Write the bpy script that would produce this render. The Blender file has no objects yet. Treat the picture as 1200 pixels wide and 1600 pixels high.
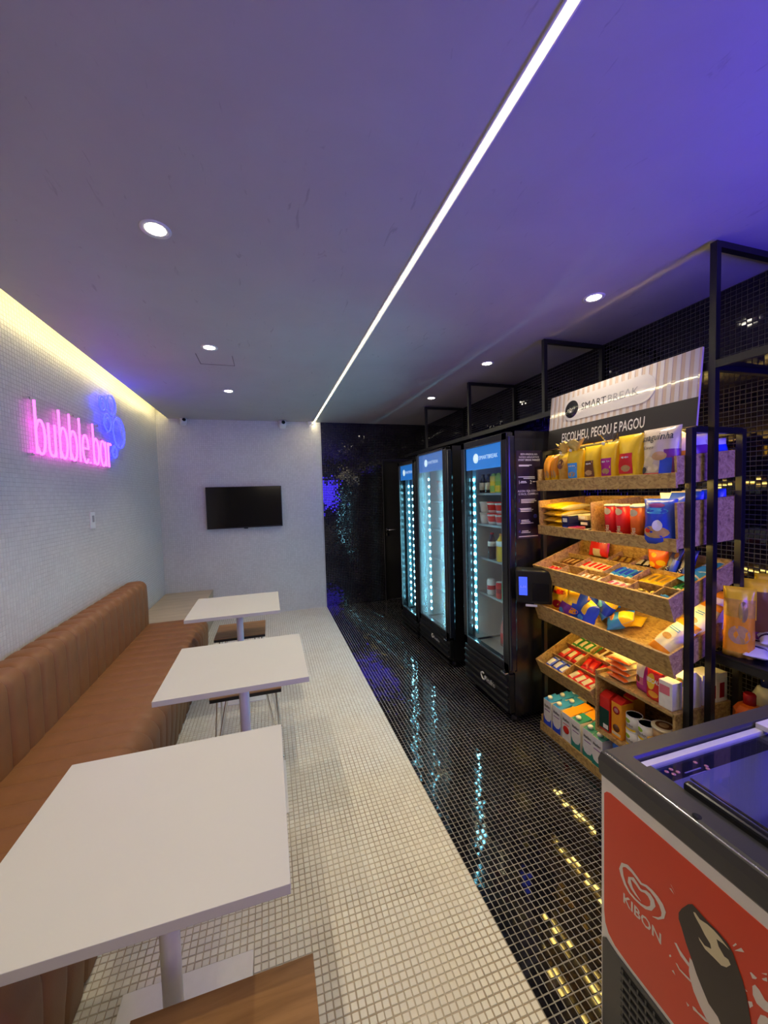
import bpy, bmesh, math, random
import numpy as np
from mathutils import Matrix, Vector, noise, Euler

scene = bpy.context.scene
COL = scene.collection
R = math.radians

# ------------------------------------------------------------------ camera
CAM = Vector((0.0, 0.0, 1.6))
YAW, PITCH, ROLL, FPX = R(16.77), R(2.82), R(-1.632), 597.0
_fwd = Vector((math.sin(YAW), math.cos(YAW), 0)); _rt = Vector((math.cos(YAW), -math.sin(YAW), 0)); _up = Vector((0, 0, 1))
_f2 = _fwd*math.cos(PITCH) - _up*math.sin(PITCH); _u2 = _up*math.cos(PITCH) + _fwd*math.sin(PITCH)
_r3 = _rt*math.cos(ROLL) + _u2*math.sin(ROLL); _u3 = _u2*math.cos(ROLL) - _rt*math.sin(ROLL)
cd = bpy.data.cameras.new('camera'); cam = bpy.data.objects.new('camera', cd); COL.objects.link(cam)
cd.sensor_width = 36; cd.sensor_fit = 'AUTO'; cd.lens = FPX*36/1600; cd.clip_start = 0.02; cd.clip_end = 60
cam.matrix_world = Matrix(((_r3.x, _u3.x, -_f2.x, CAM.x), (_r3.y, _u3.y, -_f2.y, CAM.y), (_r3.z, _u3.z, -_f2.z, CAM.z), (0, 0, 0, 1)))
scene.camera = cam

# ------------------------------------------------------------------ world, exposure, lights
scene.view_settings.view_transform = 'Standard'
scene.view_settings.look = 'None'
scene.view_settings.exposure = 0.0
scene.view_settings.gamma = 1.0
scene.view_settings.use_curve_mapping = False
scene.cycles.max_bounces = 8; scene.cycles.transparent_max_bounces = 16
scene.cycles.diffuse_bounces = 4; scene.cycles.glossy_bounces = 4
scene.cycles.sample_clamp_indirect = 60.0
scene.cycles.caustics_reflective = False; scene.cycles.caustics_refractive = False
w = bpy.data.worlds.new('world'); scene.world = w; w.use_nodes = True
w.node_tree.nodes['Background'].inputs[0].default_value = (0.5, 0.48, 0.55, 1)
w.node_tree.nodes['Background'].inputs[1].default_value = 0.05

LED_STRENGTH = 180.0       # ceiling line
COVE_STRENGTH = 24.0      # strip hidden in the cove
NEON_PINK, NEON_BLUE = 4.6, 15.0
SPOT_W = 38.0
FRIDGE_LED = 130.0
BLUE_W = 42.0             # the blue neon on the right wall near the street front, out of frame

def area_light(name, loc, target, size, size_y, color, power, spread=180):
    l = bpy.data.lights.new(name, 'AREA'); l.shape = 'RECTANGLE'; l.size = size; l.size_y = size_y
    l.color = color; l.energy = power
    o = bpy.data.objects.new(name, l); COL.objects.link(o); o.location = loc
    o.rotation_euler = (Vector(target)-Vector(loc)).to_track_quat('-Z', 'Y').to_euler(); l.spread = R(spread)
    return o
area_light('blue_neon_light', (1.76, -0.5, 1.62), (1.55, 1.1, 2.45), 0.65, 0.9, (0.06, 0.03, 1.0), BLUE_W, 160)
area_light('front_fill_light', (0.5, -2.1, 2.3), (0.4, 2.0, 0.6), 1.6, 0.5, (1.0, 0.86, 0.62), 16.0)  # added warm fill, no lamp of its own, stands in for the street front

# ------------------------------------------------------------------ materials
def _mat(name):
    m = bpy.data.materials.new(name); m.use_nodes = True
    return m, m.node_tree.nodes, m.node_tree.links, m.node_tree.nodes['Principled BSDF']
MATS = {}
def plain(name, col, rough=0.5, metal=0.0, var=0.06, scale=30.0, spec=0.5, coat=0.0, bump=0.0, bscale=200.0):
    """procedural colour with a little noise variation"""
    if name in MATS: return MATS[name]
    m, n, l, b = _mat(name)
    b.inputs['Roughness'].default_value = rough; b.inputs['Metallic'].default_value = metal
    b.inputs['Specular IOR Level'].default_value = spec
    b.inputs['Coat Weight'].default_value = coat; b.inputs['Coat Roughness'].default_value = 0.08
    tc = n.new('ShaderNodeTexCoord'); nz = n.new('ShaderNodeTexNoise'); nz.inputs['Scale'].default_value = scale
    mx = n.new('ShaderNodeMix'); mx.data_type = 'RGBA'
    mx.inputs[6].default_value = tuple(c*(1-var) for c in col)+(1,); mx.inputs[7].default_value = tuple(min(1, c*(1+var)) for c in col)+(1,)
    l.new(tc.outputs['Object'], nz.inputs['Vector']); l.new(nz.outputs[0], mx.inputs[0]); l.new(mx.outputs[2], b.inputs['Base Color'])
    if bump:
        n2 = n.new('ShaderNodeTexNoise'); n2.inputs['Scale'].default_value = bscale; n2.inputs['Detail'].default_value = 4
        bp = n.new('ShaderNodeBump'); bp.inputs['Strength'].default_value = bump; bp.inputs['Distance'].default_value = 0.002
        l.new(tc.outputs['Object'], n2.inputs['Vector']); l.new(n2.outputs[0], bp.inputs['Height']); l.new(bp.outputs[0], b.inputs['Normal'])
    MATS[name] = m
    return m
def emis(name, col, strength, base=(0.8, 0.8, 0.8)):
    m, n, l, b = _mat(name)
    b.inputs['Base Color'].default_value = (*base, 1); b.inputs['Emission Color'].default_value = (*col, 1)
    b.inputs['Emission Strength'].default_value = strength
    return m
def tilemat(name, c0, c1, rough, spec=0.5, stain=None):
    m, n, l, b = _mat(name)
    b.inputs['Roughness'].default_value = rough; b.inputs['Specular IOR Level'].default_value = spec
    g = n.new('ShaderNodeNewGeometry'); mx = n.new('ShaderNodeMix'); mx.data_type = 'RGBA'
    mx.inputs[6].default_value = (*c0, 1); mx.inputs[7].default_value = (*c1, 1)
    l.new(g.outputs['Random Per Island'], mx.inputs[0])
    out = mx.outputs[2]
    if stain:
        nz = n.new('ShaderNodeTexNoise'); nz.inputs['Scale'].default_value = 2.2; nz.inputs['Detail'].default_value = 6
        cr = n.new('ShaderNodeValToRGB'); cr.color_ramp.elements[0].position = 0.45; cr.color_ramp.elements[1].position = 0.75
        cr.color_ramp.elements[0].color = (1, 1, 1, 1); cr.color_ramp.elements[1].color = (*stain, 1)
        m2 = n.new('ShaderNodeMix'); m2.data_type = 'RGBA'; m2.blend_type = 'MULTIPLY'; m2.inputs[0].default_value = 1
        l.new(g.outputs['Position'], nz.inputs['Vector']); l.new(nz.outputs[0], cr.inputs[0])
        l.new(out, m2.inputs[6]); l.new(cr.outputs[0], m2.inputs[7]); out = m2.outputs[2]
    l.new(out, b.inputs['Base Color'])
    return m
def grout(name, c0, c1):
    m, n, l, b = _mat(name); b.inputs['Roughness'].default_value = 0.85
    g = n.new('ShaderNodeNewGeometry'); nz = n.new('ShaderNodeTexNoise'); nz.inputs['Scale'].default_value = 3.5; nz.inputs['Detail'].default_value = 8
    cr = n.new('ShaderNodeValToRGB'); cr.color_ramp.elements[0].position = 0.38; cr.color_ramp.elements[1].position = 0.62
    cr.color_ramp.elements[0].color = (*c0, 1); cr.color_ramp.elements[1].color = (*c1, 1)
    l.new(g.outputs['Position'], nz.inputs['Vector']); l.new(nz.outputs[0], cr.inputs[0]); l.new(cr.outputs[0], b.inputs['Base Color'])
    return m
def woodmat(name, c0, c1, axis=0, rough=0.4, scale=1.0):
    m, n, l, b = _mat(name); b.inputs['Roughness'].default_value = rough
    tc = n.new('ShaderNodeTexCoord'); mp = n.new('ShaderNodeMapping')
    sc = [14*scale]*3; sc[axis] = 1.2*scale; mp.inputs['Scale'].default_value = sc
    nz = n.new('ShaderNodeTexNoise'); nz.inputs['Scale'].default_value = 3; nz.inputs['Detail'].default_value = 9; nz.inputs['Distortion'].default_value = 0.6
    cr = n.new('ShaderNodeValToRGB'); cr.color_ramp.elements[0].position = 0.3; cr.color_ramp.elements[1].position = 0.7
    cr.color_ramp.elements[0].color = (*c0, 1); cr.color_ramp.elements[1].color = (*c1, 1)
    l.new(tc.outputs['Object'], mp.inputs[0]); l.new(mp.outputs[0], nz.inputs['Vector']); l.new(nz.outputs[0], cr.inputs[0]); l.new(cr.outputs[0], b.inputs['Base Color'])
    bp = n.new('ShaderNodeBump'); bp.inputs['Strength'].default_value = 0.15; bp.inputs['Distance'].default_value = 0.001
    l.new(nz.outputs[0], bp.inputs['Height']); l.new(bp.outputs[0], b.inputs['Normal'])
    return m
def osbmat(name):
    m, n, l, b = _mat(name); b.inputs['Roughness'].default_value = 0.55
    tc = n.new('ShaderNodeTexCoord'); mp = n.new('ShaderNodeMapping'); mp.inputs['Scale'].default_value = (30, 75, 75)
    nz0 = n.new('ShaderNodeTexNoise'); nz0.inputs['Scale'].default_value = 9
    ad = n.new('ShaderNodeMixRGB'); ad.blend_type = 'ADD'; ad.inputs[0].default_value = 0.12
    vo = n.new('ShaderNodeTexVoronoi'); vo.inputs['Scale'].default_value = 1.6
    sep = n.new('ShaderNodeSeparateColor'); cr = n.new('ShaderNodeValToRGB')
    cols = [(0.0, (0.40, 0.235, 0.075)), (0.3, (0.48, 0.30, 0.10)), (0.6, (0.55, 0.36, 0.12)), (1.0, (0.62, 0.43, 0.16))]
    cr.color_ramp.elements[0].position = 0; cr.color_ramp.elements[0].color = (*cols[0][1], 1)
    cr.color_ramp.elements[1].position = 1; cr.color_ramp.elements[1].color = (*cols[3][1], 1)
    for p, c in cols[1:3]:
        e = cr.color_ramp.elements.new(p); e.color = (*c, 1)
    nz = n.new('ShaderNodeTexNoise'); nz.inputs['Scale'].default_value = 45; nz.inputs['Detail'].default_value = 5
    c2 = n.new('ShaderNodeValToRGB'); c2.color_ramp.elements[0].position = 0.36; c2.color_ramp.elements[0].color = (0.35, 0.28, 0.2, 1)
    c2.color_ramp.elements[1].position = 0.46; c2.color_ramp.elements[1].color = (1, 1, 1, 1)
    mu = n.new('ShaderNodeMixRGB'); mu.blend_type = 'MULTIPLY'; mu.inputs[0].default_value = 0.55
    l.new(tc.outputs['Object'], nz0.inputs['Vector']); l.new(tc.outputs['Object'], ad.inputs[1]); l.new(nz0.outputs[1], ad.inputs[2])
    l.new(ad.outputs[0], mp.inputs[0]); l.new(mp.outputs[0], vo.inputs['Vector']); l.new(vo.outputs['Color'], sep.inputs[0]); l.new(sep.outputs[0], cr.inputs[0])
    l.new(tc.outputs['Object'], nz.inputs['Vector']); l.new(nz.outputs[0], c2.inputs[0])
    l.new(cr.outputs[0], mu.inputs[1]); l.new(c2.outputs[0], mu.inputs[2]); l.new(mu.outputs[0], b.inputs['Base Color'])
    return m
def glassmat(name, tint=(1, 1, 1), refl=1.0, ior=1.5, rough=0.0, haze=0.0):
    m, n, l, b = _mat(name); n.remove(b)
    out = n['Material Output']; t = n.new('ShaderNodeBsdfTransparent'); t.inputs[0].default_value = (*tint, 1)
    g = n.new('ShaderNodeBsdfGlossy'); g.inputs['Roughness'].default_value = rough
    f = n.new('ShaderNodeLayerWeight'); f.inputs[0].default_value = 0.5     # Schlick, same from both sides of the pane
    pw = n.new('ShaderNodeMath'); pw.operation = 'POWER'; pw.inputs[1].default_value = 5
    ma = n.new('ShaderNodeMath'); ma.operation = 'MULTIPLY_ADD'; ma.inputs[1].default_value = 0.96; ma.inputs[2].default_value = 0.04
    mu = n.new('ShaderNodeMath'); mu.operation = 'MULTIPLY'; mu.inputs[1].default_value = refl; mu.use_clamp = True
    l.new(f.outputs['Facing'], pw.inputs[0]); l.new(pw.outputs[0], ma.inputs[0])
    mx = n.new('ShaderNodeMixShader')
    l.new(ma.outputs[0], mu.inputs[0]); l.new(mu.outputs[0], mx.inputs[0]); l.new(t.outputs[0], mx.inputs[1]); l.new(g.outputs[0], mx.inputs[2]); l.new(mx.outputs[0], out.inputs[0])
    if haze:
        df = n.new('ShaderNodeBsdfTranslucent'); df.inputs[0].default_value = (0.75, 0.78, 0.8, 1); d2 = n.new('ShaderNodeBsdfDiffuse'); d2.inputs[0].default_value = (0.75, 0.76, 0.78, 1)
        a1 = n.new('ShaderNodeMixShader'); a1.inputs[0].default_value = 0.5; a2 = n.new('ShaderNodeMixShader'); a2.inputs[0].default_value = haze
        l.new(df.outputs[0], a1.inputs[1]); l.new(d2.outputs[0], a1.inputs[2]); l.new(mx.outputs[0], a2.inputs[1]); l.new(a1.outputs[0], a2.inputs[2]); l.new(a2.outputs[0], out.inputs[0])
    return m
def plastermat(name, c0, c1):
    m, n, l, b = _mat(name); b.inputs['Roughness'].default_value = 0.6; b.inputs['Specular IOR Level'].default_value = 0.3
    g = n.new('ShaderNodeNewGeometry'); nz = n.new('ShaderNodeTexNoise'); nz.inputs['Scale'].default_value = 2.6; nz.inputs['Detail'].default_value = 9; nz.inputs['Roughness'].default_value = 0.62; nz.inputs['Distortion'].default_value = 0.7
    mx = n.new('ShaderNodeMix'); mx.data_type = 'RGBA'; mx.inputs[6].default_value = (*c0, 1); mx.inputs[7].default_value = (*c1, 1)
    mp = n.new('ShaderNodeMapping'); mp.inputs['Scale'].default_value = (7, 1.6, 1); mp.inputs['Rotation'].default_value = (0, 0, 0.9)
    n2 = n.new('ShaderNodeTexNoise'); n2.inputs['Scale'].default_value = 3.0; n2.inputs['Detail'].default_value = 7; n2.inputs['Distortion'].default_value = 2.0
    cr = n.new('ShaderNodeValToRGB'); cr.color_ramp.elements[0].position = 0.27; cr.color_ramp.elements[0].color = (0.80, 0.77, 0.78, 1)
    cr.color_ramp.elements[1].position = 0.34; cr.color_ramp.elements[1].color = (1, 1, 1, 1)
    mu = n.new('ShaderNodeMixRGB'); mu.blend_type = 'MULTIPLY'; mu.inputs[0].default_value = 0.9
    l.new(g.outputs['Position'], nz.inputs['Vector']); l.new(nz.outputs[0], mx.inputs[0])
    l.new(g.outputs['Position'], mp.inputs[0]); l.new(mp.outputs[0], n2.inputs['Vector']); l.new(n2.outputs[0], cr.inputs[0])
    l.new(mx.outputs[2], mu.inputs[1]); l.new(cr.outputs[0], mu.inputs[2]); l.new(mu.outputs[0], b.inputs['Base Color'])
    bp = n.new('ShaderNodeBump'); bp.inputs['Strength'].default_value = 0.25; bp.inputs['Distance'].default_value = 0.004
    l.new(nz.outputs[0], bp.inputs['Height']); l.new(bp.outputs[0], b.inputs['Normal'])
    return m

M_TILE_W = tilemat('white_mosaic', (0.62, 0.59, 0.53), (0.69, 0.67, 0.61), 0.32, stain=(0.93, 0.90, 0.84))
M_TILE_WW = tilemat('white_wall_mosaic', (0.58, 0.57, 0.54), (0.64, 0.63, 0.60), 0.32)
M_TILE_B = tilemat('black_mosaic', (0.003, 0.003, 0.005), (0.010, 0.009, 0.013), 0.05, spec=0.6)
M_GROUT_W = grout('beige_grout', (0.30, 0.24, 0.17), (0.48, 0.42, 0.33))
M_GROUT_WW = grout('light_grout', (0.46, 0.44, 0.42), (0.56, 0.54, 0.52))
M_GROUT_B = grout('grey_grout', (0.24, 0.225, 0.20), (0.34, 0.32, 0.29))
M_GROUT_BW = grout('dark_grout', (0.045, 0.045, 0.05), (0.09, 0.088, 0.095))
M_CEIL = plastermat('burnished_plaster', (0.44, 0.415, 0.405), (0.54, 0.515, 0.505))
M_PAINT = plain('white_paint', (0.75, 0.73, 0.70), 0.7)
M_OSB = osbmat('strand_board')
M_BLACK = plain('black_metal', (0.006, 0.006, 0.007), 0.36)
M_BLACKG = plain('black_gloss', (0.008, 0.008, 0.010), 0.12)
M_BLACKM = plain('black_matte', (0.015, 0.014, 0.015), 0.7)
M_BOARD = plain('black_lacquer_board', (0.012, 0.012, 0.014), 0.08, spec=0.7)
M_TABLE = plain('white_laminate', (0.57, 0.57, 0.52), 0.45, var=0.02, scale=4)
M_WMETAL = plain('white_metal', (0.72, 0.70, 0.70), 0.35)
M_CHROME = plain('chrome', (0.80, 0.80, 0.82), 0.12, metal=1.0, var=0.02)
M_LEATHER = plain('tan_leather', (0.235, 0.100, 0.034), 0.56, var=0.22, scale=7, bump=0.35, bscale=260)
M_OAK = woodmat('oak', (0.24, 0.115, 0.035), (0.42, 0.22, 0.075), 0, 0.4)
M_PALE = woodmat('pale_oak', (0.42, 0.34, 0.24), (0.56, 0.47, 0.35), 0, 0.5, 0.8)
M_WPLASTIC = plain('white_plastic', (0.75, 0.75, 0.74), 0.35, var=0.02)
M_CHAR = plain('charcoal_plastic', (0.045, 0.045, 0.047), 0.38, bump=0.1, bscale=500)
M_SCREEN = plain('dark_screen', (0.004, 0.004, 0.005), 0.10, spec=0.5)
M_GLASS = glassmat('door_glass', (0.93, 0.96, 0.96), 0.9)
M_FOG = glassmat('hazy_door_glass', (0.92, 0.94, 0.95), 1.0, rough=0.05, haze=0.22)
M_LID = glassmat('lid_glass', (0.86, 0.88, 0.94), 1.6)
M_CLEAR = glassmat('clear_plastic', (0.92, 0.92, 0.92), 1.5, rough=0.12)
M_ACRYL = glassmat('acrylic', (0.985, 0.98, 0.985), 0.3)
M_LEDLINE = emis('led_line', (1.0, 0.87, 0.50), LED_STRENGTH)
M_LEDEDGE = emis('led_edge', (1.0, 0.84, 0.48), 1.25)
M_COVE = emis('cove_led', (1.0, 0.84, 0.38), COVE_STRENGTH)
M_PINK = emis('pink_neon', (1.0, 0.085, 0.86), NEON_PINK, (0.02, 0.02, 0.02))
M_BLUEN = emis('blue_neon', (0.010, 0.012, 1.0), NEON_BLUE, (0.02, 0.02, 0.02))
M_TRAYLED = emis('warm_tray_led', (1.0, 0.72, 0.19), 46.0)
M_BULB = emis('downlight_bulb', (1.0, 0.90, 0.72), 30.0)
M_FLED = emis('cool_led', (0.28, 0.80, 1.0), FRIDGE_LED)
M_BSCREEN = emis('blue_screen', (0.05, 0.10, 1.0), 1.4, (0.02, 0.02, 0.1))
M_HEADER = emis('backlit_header', (0.02, 0.22, 0.75), 0.75, (0.02, 0.15, 0.5))
M_HEADERT = emis('backlit_header_text', (0.65, 0.85, 0.95), 0.9)

# ------------------------------------------------------------------ helpers
def link(name, me, mats=(), parent=None, M=None):
    o = bpy.data.objects.new(name, me); COL.objects.link(o)
    for m in (mats if isinstance(mats, (list, tuple)) else [mats]):
        if me is not None and len(me.materials) < 40: me.materials.append(m)
    if parent is not None: o.parent = parent
    if M is not None: o.matrix_basis = M
    return o
def tag(o, label=None, cat=None, group=None, kind=None):
    if label: o['label'] = label
    if cat: o['category'] = cat
    if group: o['group'] = group
    if kind: o['kind'] = kind
    return o
def empty(name, M=None, label=None, cat=None, group=None, parent=None):
    o = bpy.data.objects.new(name, None); COL.objects.link(o); o.empty_display_size = 0.05
    if parent is not None: o.parent = parent
    if M is not None: o.matrix_basis = M
    return tag(o, label, cat, group)
def clone(root, M, label=None, group=None):
    c = root.copy(); COL.objects.link(c); c.parent = None; c.matrix_basis = M
    if label: c['label'] = label
    if group: c['group'] = group
    def rec(src, dst):
        for ch in list(src.children):
            k = ch.copy(); COL.objects.link(k); k.parent = dst; k.matrix_basis = ch.matrix_basis.copy(); rec(ch, k)
    rec(root, c)
    return c
T = lambda x, y, z: Matrix.Translation((x, y, z))
def RX(a): return Matrix.Rotation(R(a), 4, 'X')
def RY(a): return Matrix.Rotation(R(a), 4, 'Y')
def RZ(a): return Matrix.Rotation(R(a), 4, 'Z')

class MB:
    """collects primitives into one mesh"""
    def __init__(s): s.v = []; s.f = []; s.m = []; s.sm = []
    def add(s, vs, fs, mi=0, smooth=False):
        k = len(s.v); s.v += [tuple(v) for v in vs]
        for f in fs: s.f.append(tuple(i+k for i in f)); s.m.append(mi); s.sm.append(smooth)
        return s
    def box(s, c, d, mi=0, rot=None, bev=0.0):
        """box with chamfered edges"""
        hx, hy, hz = d[0]/2, d[1]/2, d[2]/2
        if bev <= 0 or bev*2.05 > min(d):
            vs = [(x*hx, y*hy, z*hz) for x in (-1, 1) for y in (-1, 1) for z in (-1, 1)]
            fs = [(0, 1, 3, 2), (4, 6, 7, 5), (0, 4, 5, 1), (2, 3, 7, 6), (0, 2, 6, 4), (1, 5, 7, 3)]
        else:
            bm = bmesh.new(); bmesh.ops.create_cube(bm, size=1)
            for v in bm.verts: v.co = Vector((v.co.x*d[0], v.co.y*d[1], v.co.z*d[2]))
            bmesh.ops.bevel(bm, geom=bm.edges[:], offset=bev, segments=2, profile=0.6, affect='EDGES')
            bm.verts.index_update()
            vs = [v.co.copy() for v in bm.verts]; fs = [[v.index for v in f.verts] for f in bm.faces]; bm.free()
        c = Vector(c)
        vs = [(rot @ Vector(v) if rot else Vector(v)) + c for v in vs]
        return s.add(vs, fs, mi)
    def tube(s, pts, r, n=8, mi=0, closed=False, cap=True):
        pts = [Vector(p) for p in pts]; N = len(pts); vs = []; fs = []
        prev = None
        for i, p in enumerate(pts):
            a = pts[(i-1) % N] if (closed or i > 0) else p
            b = pts[(i+1) % N] if (closed or i < N-1) else p
            t = (b-a).normalized()
            if prev is None:
                ref = Vector((0, 0, 1)) if abs(t.z) < 0.9 else Vector((1, 0, 0))
                u = t.cross(ref).normalized()
            else:
                u = (prev - t*prev.dot(t)); u = u.normalized() if u.length > 1e-6 else t.orthogonal().normalized()
            prev = u; w_ = t.cross(u)
            rr = r[i] if isinstance(r, (list, tuple)) else r
            vs += [p + (u*math.cos(2*math.pi*k/n) + w_*math.sin(2*math.pi*k/n))*rr for k in range(n)]
        for i in range(N if closed else N-1):
            j = (i+1) % N
            for k in range(n): fs.append((i*n+k, i*n+(k+1) % n, j*n+(k+1) % n, j*n+k))
        s.add(vs, fs, mi, True)
        if cap and not closed:
            s.add(vs[:n][::-1], [tuple(range(n))], mi); s.add(vs[-n:], [tuple(range(n))], mi)
        return s
    def lathe(s, prof, n=16, mi=0, c=(0, 0, 0), smooth=True, mis=None):
        """prof: [(r,z)] bottom to top"""
        vs = []; c = Vector(c)
        for r, z in prof: vs += [c+Vector((r*math.cos(2*math.pi*k/n), r*math.sin(2*math.pi*k/n), z)) for k in range(n)]
        for i in range(len(prof)-1):
            fs = [(i*n+k, i*n+(k+1) % n, (i+1)*n+(k+1) % n, (i+1)*n+k) for k in range(n)]
            if i == 0: k0 = len(s.v); s.add(vs, fs, mis[i] if mis else mi, smooth)
            else:
                for f in fs: s.f.append(tuple(q+k0 for q in f)); s.m.append(mis[i] if mis else mi); s.sm.append(smooth)
        for ring, rev in ((0, True), (len(prof)-1, False)):
            if prof[ring][0] > 1e-5:
                idx = [k0+ring*n+k for k in range(n)]
                s.f.append(tuple(idx[::-1] if rev else idx)); s.m.append((mis[0] if rev else mis[-1]) if mis else mi); s.sm.append(False)
        return s
    def poly(s, pts, mi=0): return s.add(pts, [tuple(range(len(pts)))], mi)
    def prism(s, pts2, y0, y1, mi=0, plane='xz'):
        n = len(pts2)
        mk = {'xz': lambda p, d: (p[0], d, p[1]), 'yz': lambda p, d: (d, p[0], p[1]), 'xy': lambda p, d: (p[0], p[1], d)}[plane]
        vs = [mk(p, y0) for p in pts2] + [mk(p, y1) for p in pts2]
        fs = [tuple(range(n))[::-1], tuple(range(n, 2*n))] + [(i, (i+1) % n, n+(i+1) % n, n+i) for i in range(n)]
        return s.add(vs, fs, mi)
    def mesh(s, name):
        me = bpy.data.meshes.new(name); me.from_pydata(s.v, [], s.f)
        me.polygons.foreach_set('material_index', s.m); me.polygons.foreach_set('use_smooth', s.sm)
        me.update()
        bm = bmesh.new(); bm.from_mesh(me); bmesh.ops.recalc_face_normals(bm, faces=bm.faces[:]); bm.to_mesh(me); bm.free()
        return me
    def obj(s, name, mats, parent=None, M=None): return link(name, s.mesh(name), mats, parent, M)

_fontcache = {}
def text_geo(s, h, width=None, shear=0.0, bold=0.0):
    """flat triangles of a line of text, centred, cap height about h"""
    cu = bpy.data.curves.new('t', 'FONT'); cu.body = s; cu.align_x = 'CENTER'; cu.resolution_u = 2; cu.shear = shear; cu.offset = bold
    ob = bpy.data.objects.new('t', cu); me = bpy.data.meshes.new_from_object(ob)
    vs = np.array([v.co for v in me.vertices]).reshape(-1, 3); fs = [tuple(p.vertices) for p in me.polygons]
    bpy.data.objects.remove(ob); bpy.data.curves.remove(cu); bpy.data.meshes.remove(me)
    k = h/0.73; vs = vs*k
    lo, hi = vs.min(0), vs.max(0); vs[:, 0] -= (lo[0]+hi[0])/2
    if width: vs[:, 0] *= width/(hi[0]-lo[0])
    return vs, fs
def text(name, s, h, mat, parent, M, width=None, shear=0.0, surf=None, bold=0.0, vertical=False):
    """text facing -Y in the parent's frame, standing in XZ; surf(x,z) gives the y of a curved front"""
    vs, fs = text_geo(s, h, width, shear, bold)
    out = []
    for x, y, _ in vs:
        if vertical: x, y = -y+h/2, x
        p = M @ Vector((x, 0, y))
        if surf: p.y = surf(p.x, p.z) - 0.0032
        out.append(p)
    me = bpy.data.meshes.new(name); me.from_pydata([tuple(p) for p in out], [], fs); me.update()
    return link(name, me, mat, parent)

def tiles(name, O, U, V, nu, nv, pitch, size, th, mat, tilt, parent, seed, mask=None, kind='stuff'):
    """field of small tiles, each with bevelled sides and its own slight tilt"""
    rng = np.random.default_rng(seed)
    O, U, V = (np.array(a, float) for a in (O, U, V)); N = np.cross(U, V)
    i, j = np.meshgrid(np.arange(nu), np.arange(nv), indexing='ij'); i = i.ravel(); j = j.ravel()
    if mask is not None:
        k = mask(i, j); i = i[k]; j = j[k]
    n = len(i)
    jit = rng.normal(0, pitch*0.012, (n, 2))
    cu = (i+0.5)*pitch+jit[:, 0]; cv = (j+0.5)*pitch+jit[:, 1]
    h = size/2; b = size*0.06
    P = np.zeros((n, 8, 3)); tu = rng.normal(0, tilt, n); tv = rng.normal(0, tilt, n); dh = rng.normal(0, th*0.06, n)
    sg = [(-1, -1), (1, -1), (1, 1), (-1, 1)]
    for q, (a, c) in enumerate(sg):
        for lay, (hh, zz) in enumerate(((h, 0.0), (h-b, th))):
            u = cu+a*hh; v = cv+c*hh
            z = (zz+dh+a*h*tu+c*h*tv) if lay else np.full(n, -0.0005)
            P[:, lay*4+q] = O+u[:, None]*U+v[:, None]*V+z[:, None]*N
    verts = P.reshape(-1, 3)
    base = (np.arange(n)*8)[:, None, None]
    F = np.array([(4, 5, 6, 7), (0, 1, 5, 4), (1, 2, 6, 5), (2, 3, 7, 6), (3, 0, 4, 7)])[None]+base
    F = F.reshape(-1, 4)
    me = bpy.data.meshes.new(name)
    me.vertices.add(len(verts)); me.vertices.foreach_set('co', verts.ravel())
    me.loops.add(F.size); me.loops.foreach_set('vertex_index', F.ravel())
    me.polygons.add(len(F)); me.polygons.foreach_set('loop_start', np.arange(0, F.size, 4)); me.polygons.foreach_set('loop_total', np.full(len(F), 4))
    me.polygons.foreach_set('use_smooth', np.zeros(len(F), bool)); me.update(calc_edges=True)
    o = link(name, me, mat, parent)
    if kind: o['kind'] = kind
    return o
def project(p):
    d = Vector(p)-CAM; z = d.dot(_f2)
    if z <= 0: return None
    return 600+FPX*d.dot(_r3)/z, 800-FPX*d.dot(_u3)/z
ORD = ['first', 'second', 'third', 'fourth', 'fifth', 'sixth', 'seventh', 'eighth', 'ninth', 'tenth', 'eleventh', 'twelfth', 'thirteenth', 'fourteenth']
# ------------------------------------------------------------------ the room
XL, XR, YB, ZC, YF, XS = -1.305, 2.33, 5.415, 2.613, -2.4, 0.74
PITCH_T = 0.0244
TH = 0.0022
def struct(name, mb, mats, parent=None):
    o = mb.obj(name, mats, parent)
    if parent is None: o['kind'] = 'structure'
    return o
floor = struct('floor', MB().box(((XL+XS)/2-0.1, (YF+YB)/2, -0.05), (XS-XL+0.2, YB-YF+0.4, 0.1), 0)
               .box(((XS+XR)/2+0.1, (YF+YB)/2, -0.05), (XR-XS+0.2, YB-YF+0.4, 0.1), 1), [M_GROUT_W, M_GROUT_B])
ceiling = struct('ceiling', MB().box(((-1.165+XR+0.2)/2, (YF+YB)/2, ZC+0.055), (XR+0.2+1.165, YB-YF+0.4, 0.11)), M_CEIL)
cove = struct('ceiling', MB().box((-1.2, (YF+YB)/2, ZC+0.24), (0.5, YB-YF+0.4, 0.10)).box((-1.0, (YF+YB)/2, ZC+0.15), (0.1, YB-YF+0.4, 0.1)), M_PAINT)
wl = struct('wall_left', MB().box((XL-0.06, (YF+YB)/2, 1.4), (0.12, YB-YF+0.4, 2.9)), M_GROUT_WW)
wb = struct('wall_back', MB().box(((XL+XS)/2-0.1, YB+0.06, 1.4), (XS-XL+0.2, 0.12, 2.9), 0).box(((XS+1.63)/2, YB+0.06, 1.4), (1.63-XS, 0.12, 2.9), 1)
            .box(((1.63+XR)/2+0.1, YB+0.06, 2.43), (XR-1.63+0.2, 0.12, 0.74), 1), [M_GROUT_WW, M_GROUT_BW])
wr = struct('wall_right', MB().box((XR+0.06, (YF+YB)/2, 1.4), (0.12, YB-YF+0.4, 2.9)), M_GROUT_BW)
wf = struct('wall_front', MB().box(((XL+XR)/2, YF-0.06, 1.4), (XR-XL+0.4, 0.12, 2.9)), plain('shop_front', (0.42, 0.40, 0.38), 0.6))

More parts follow.
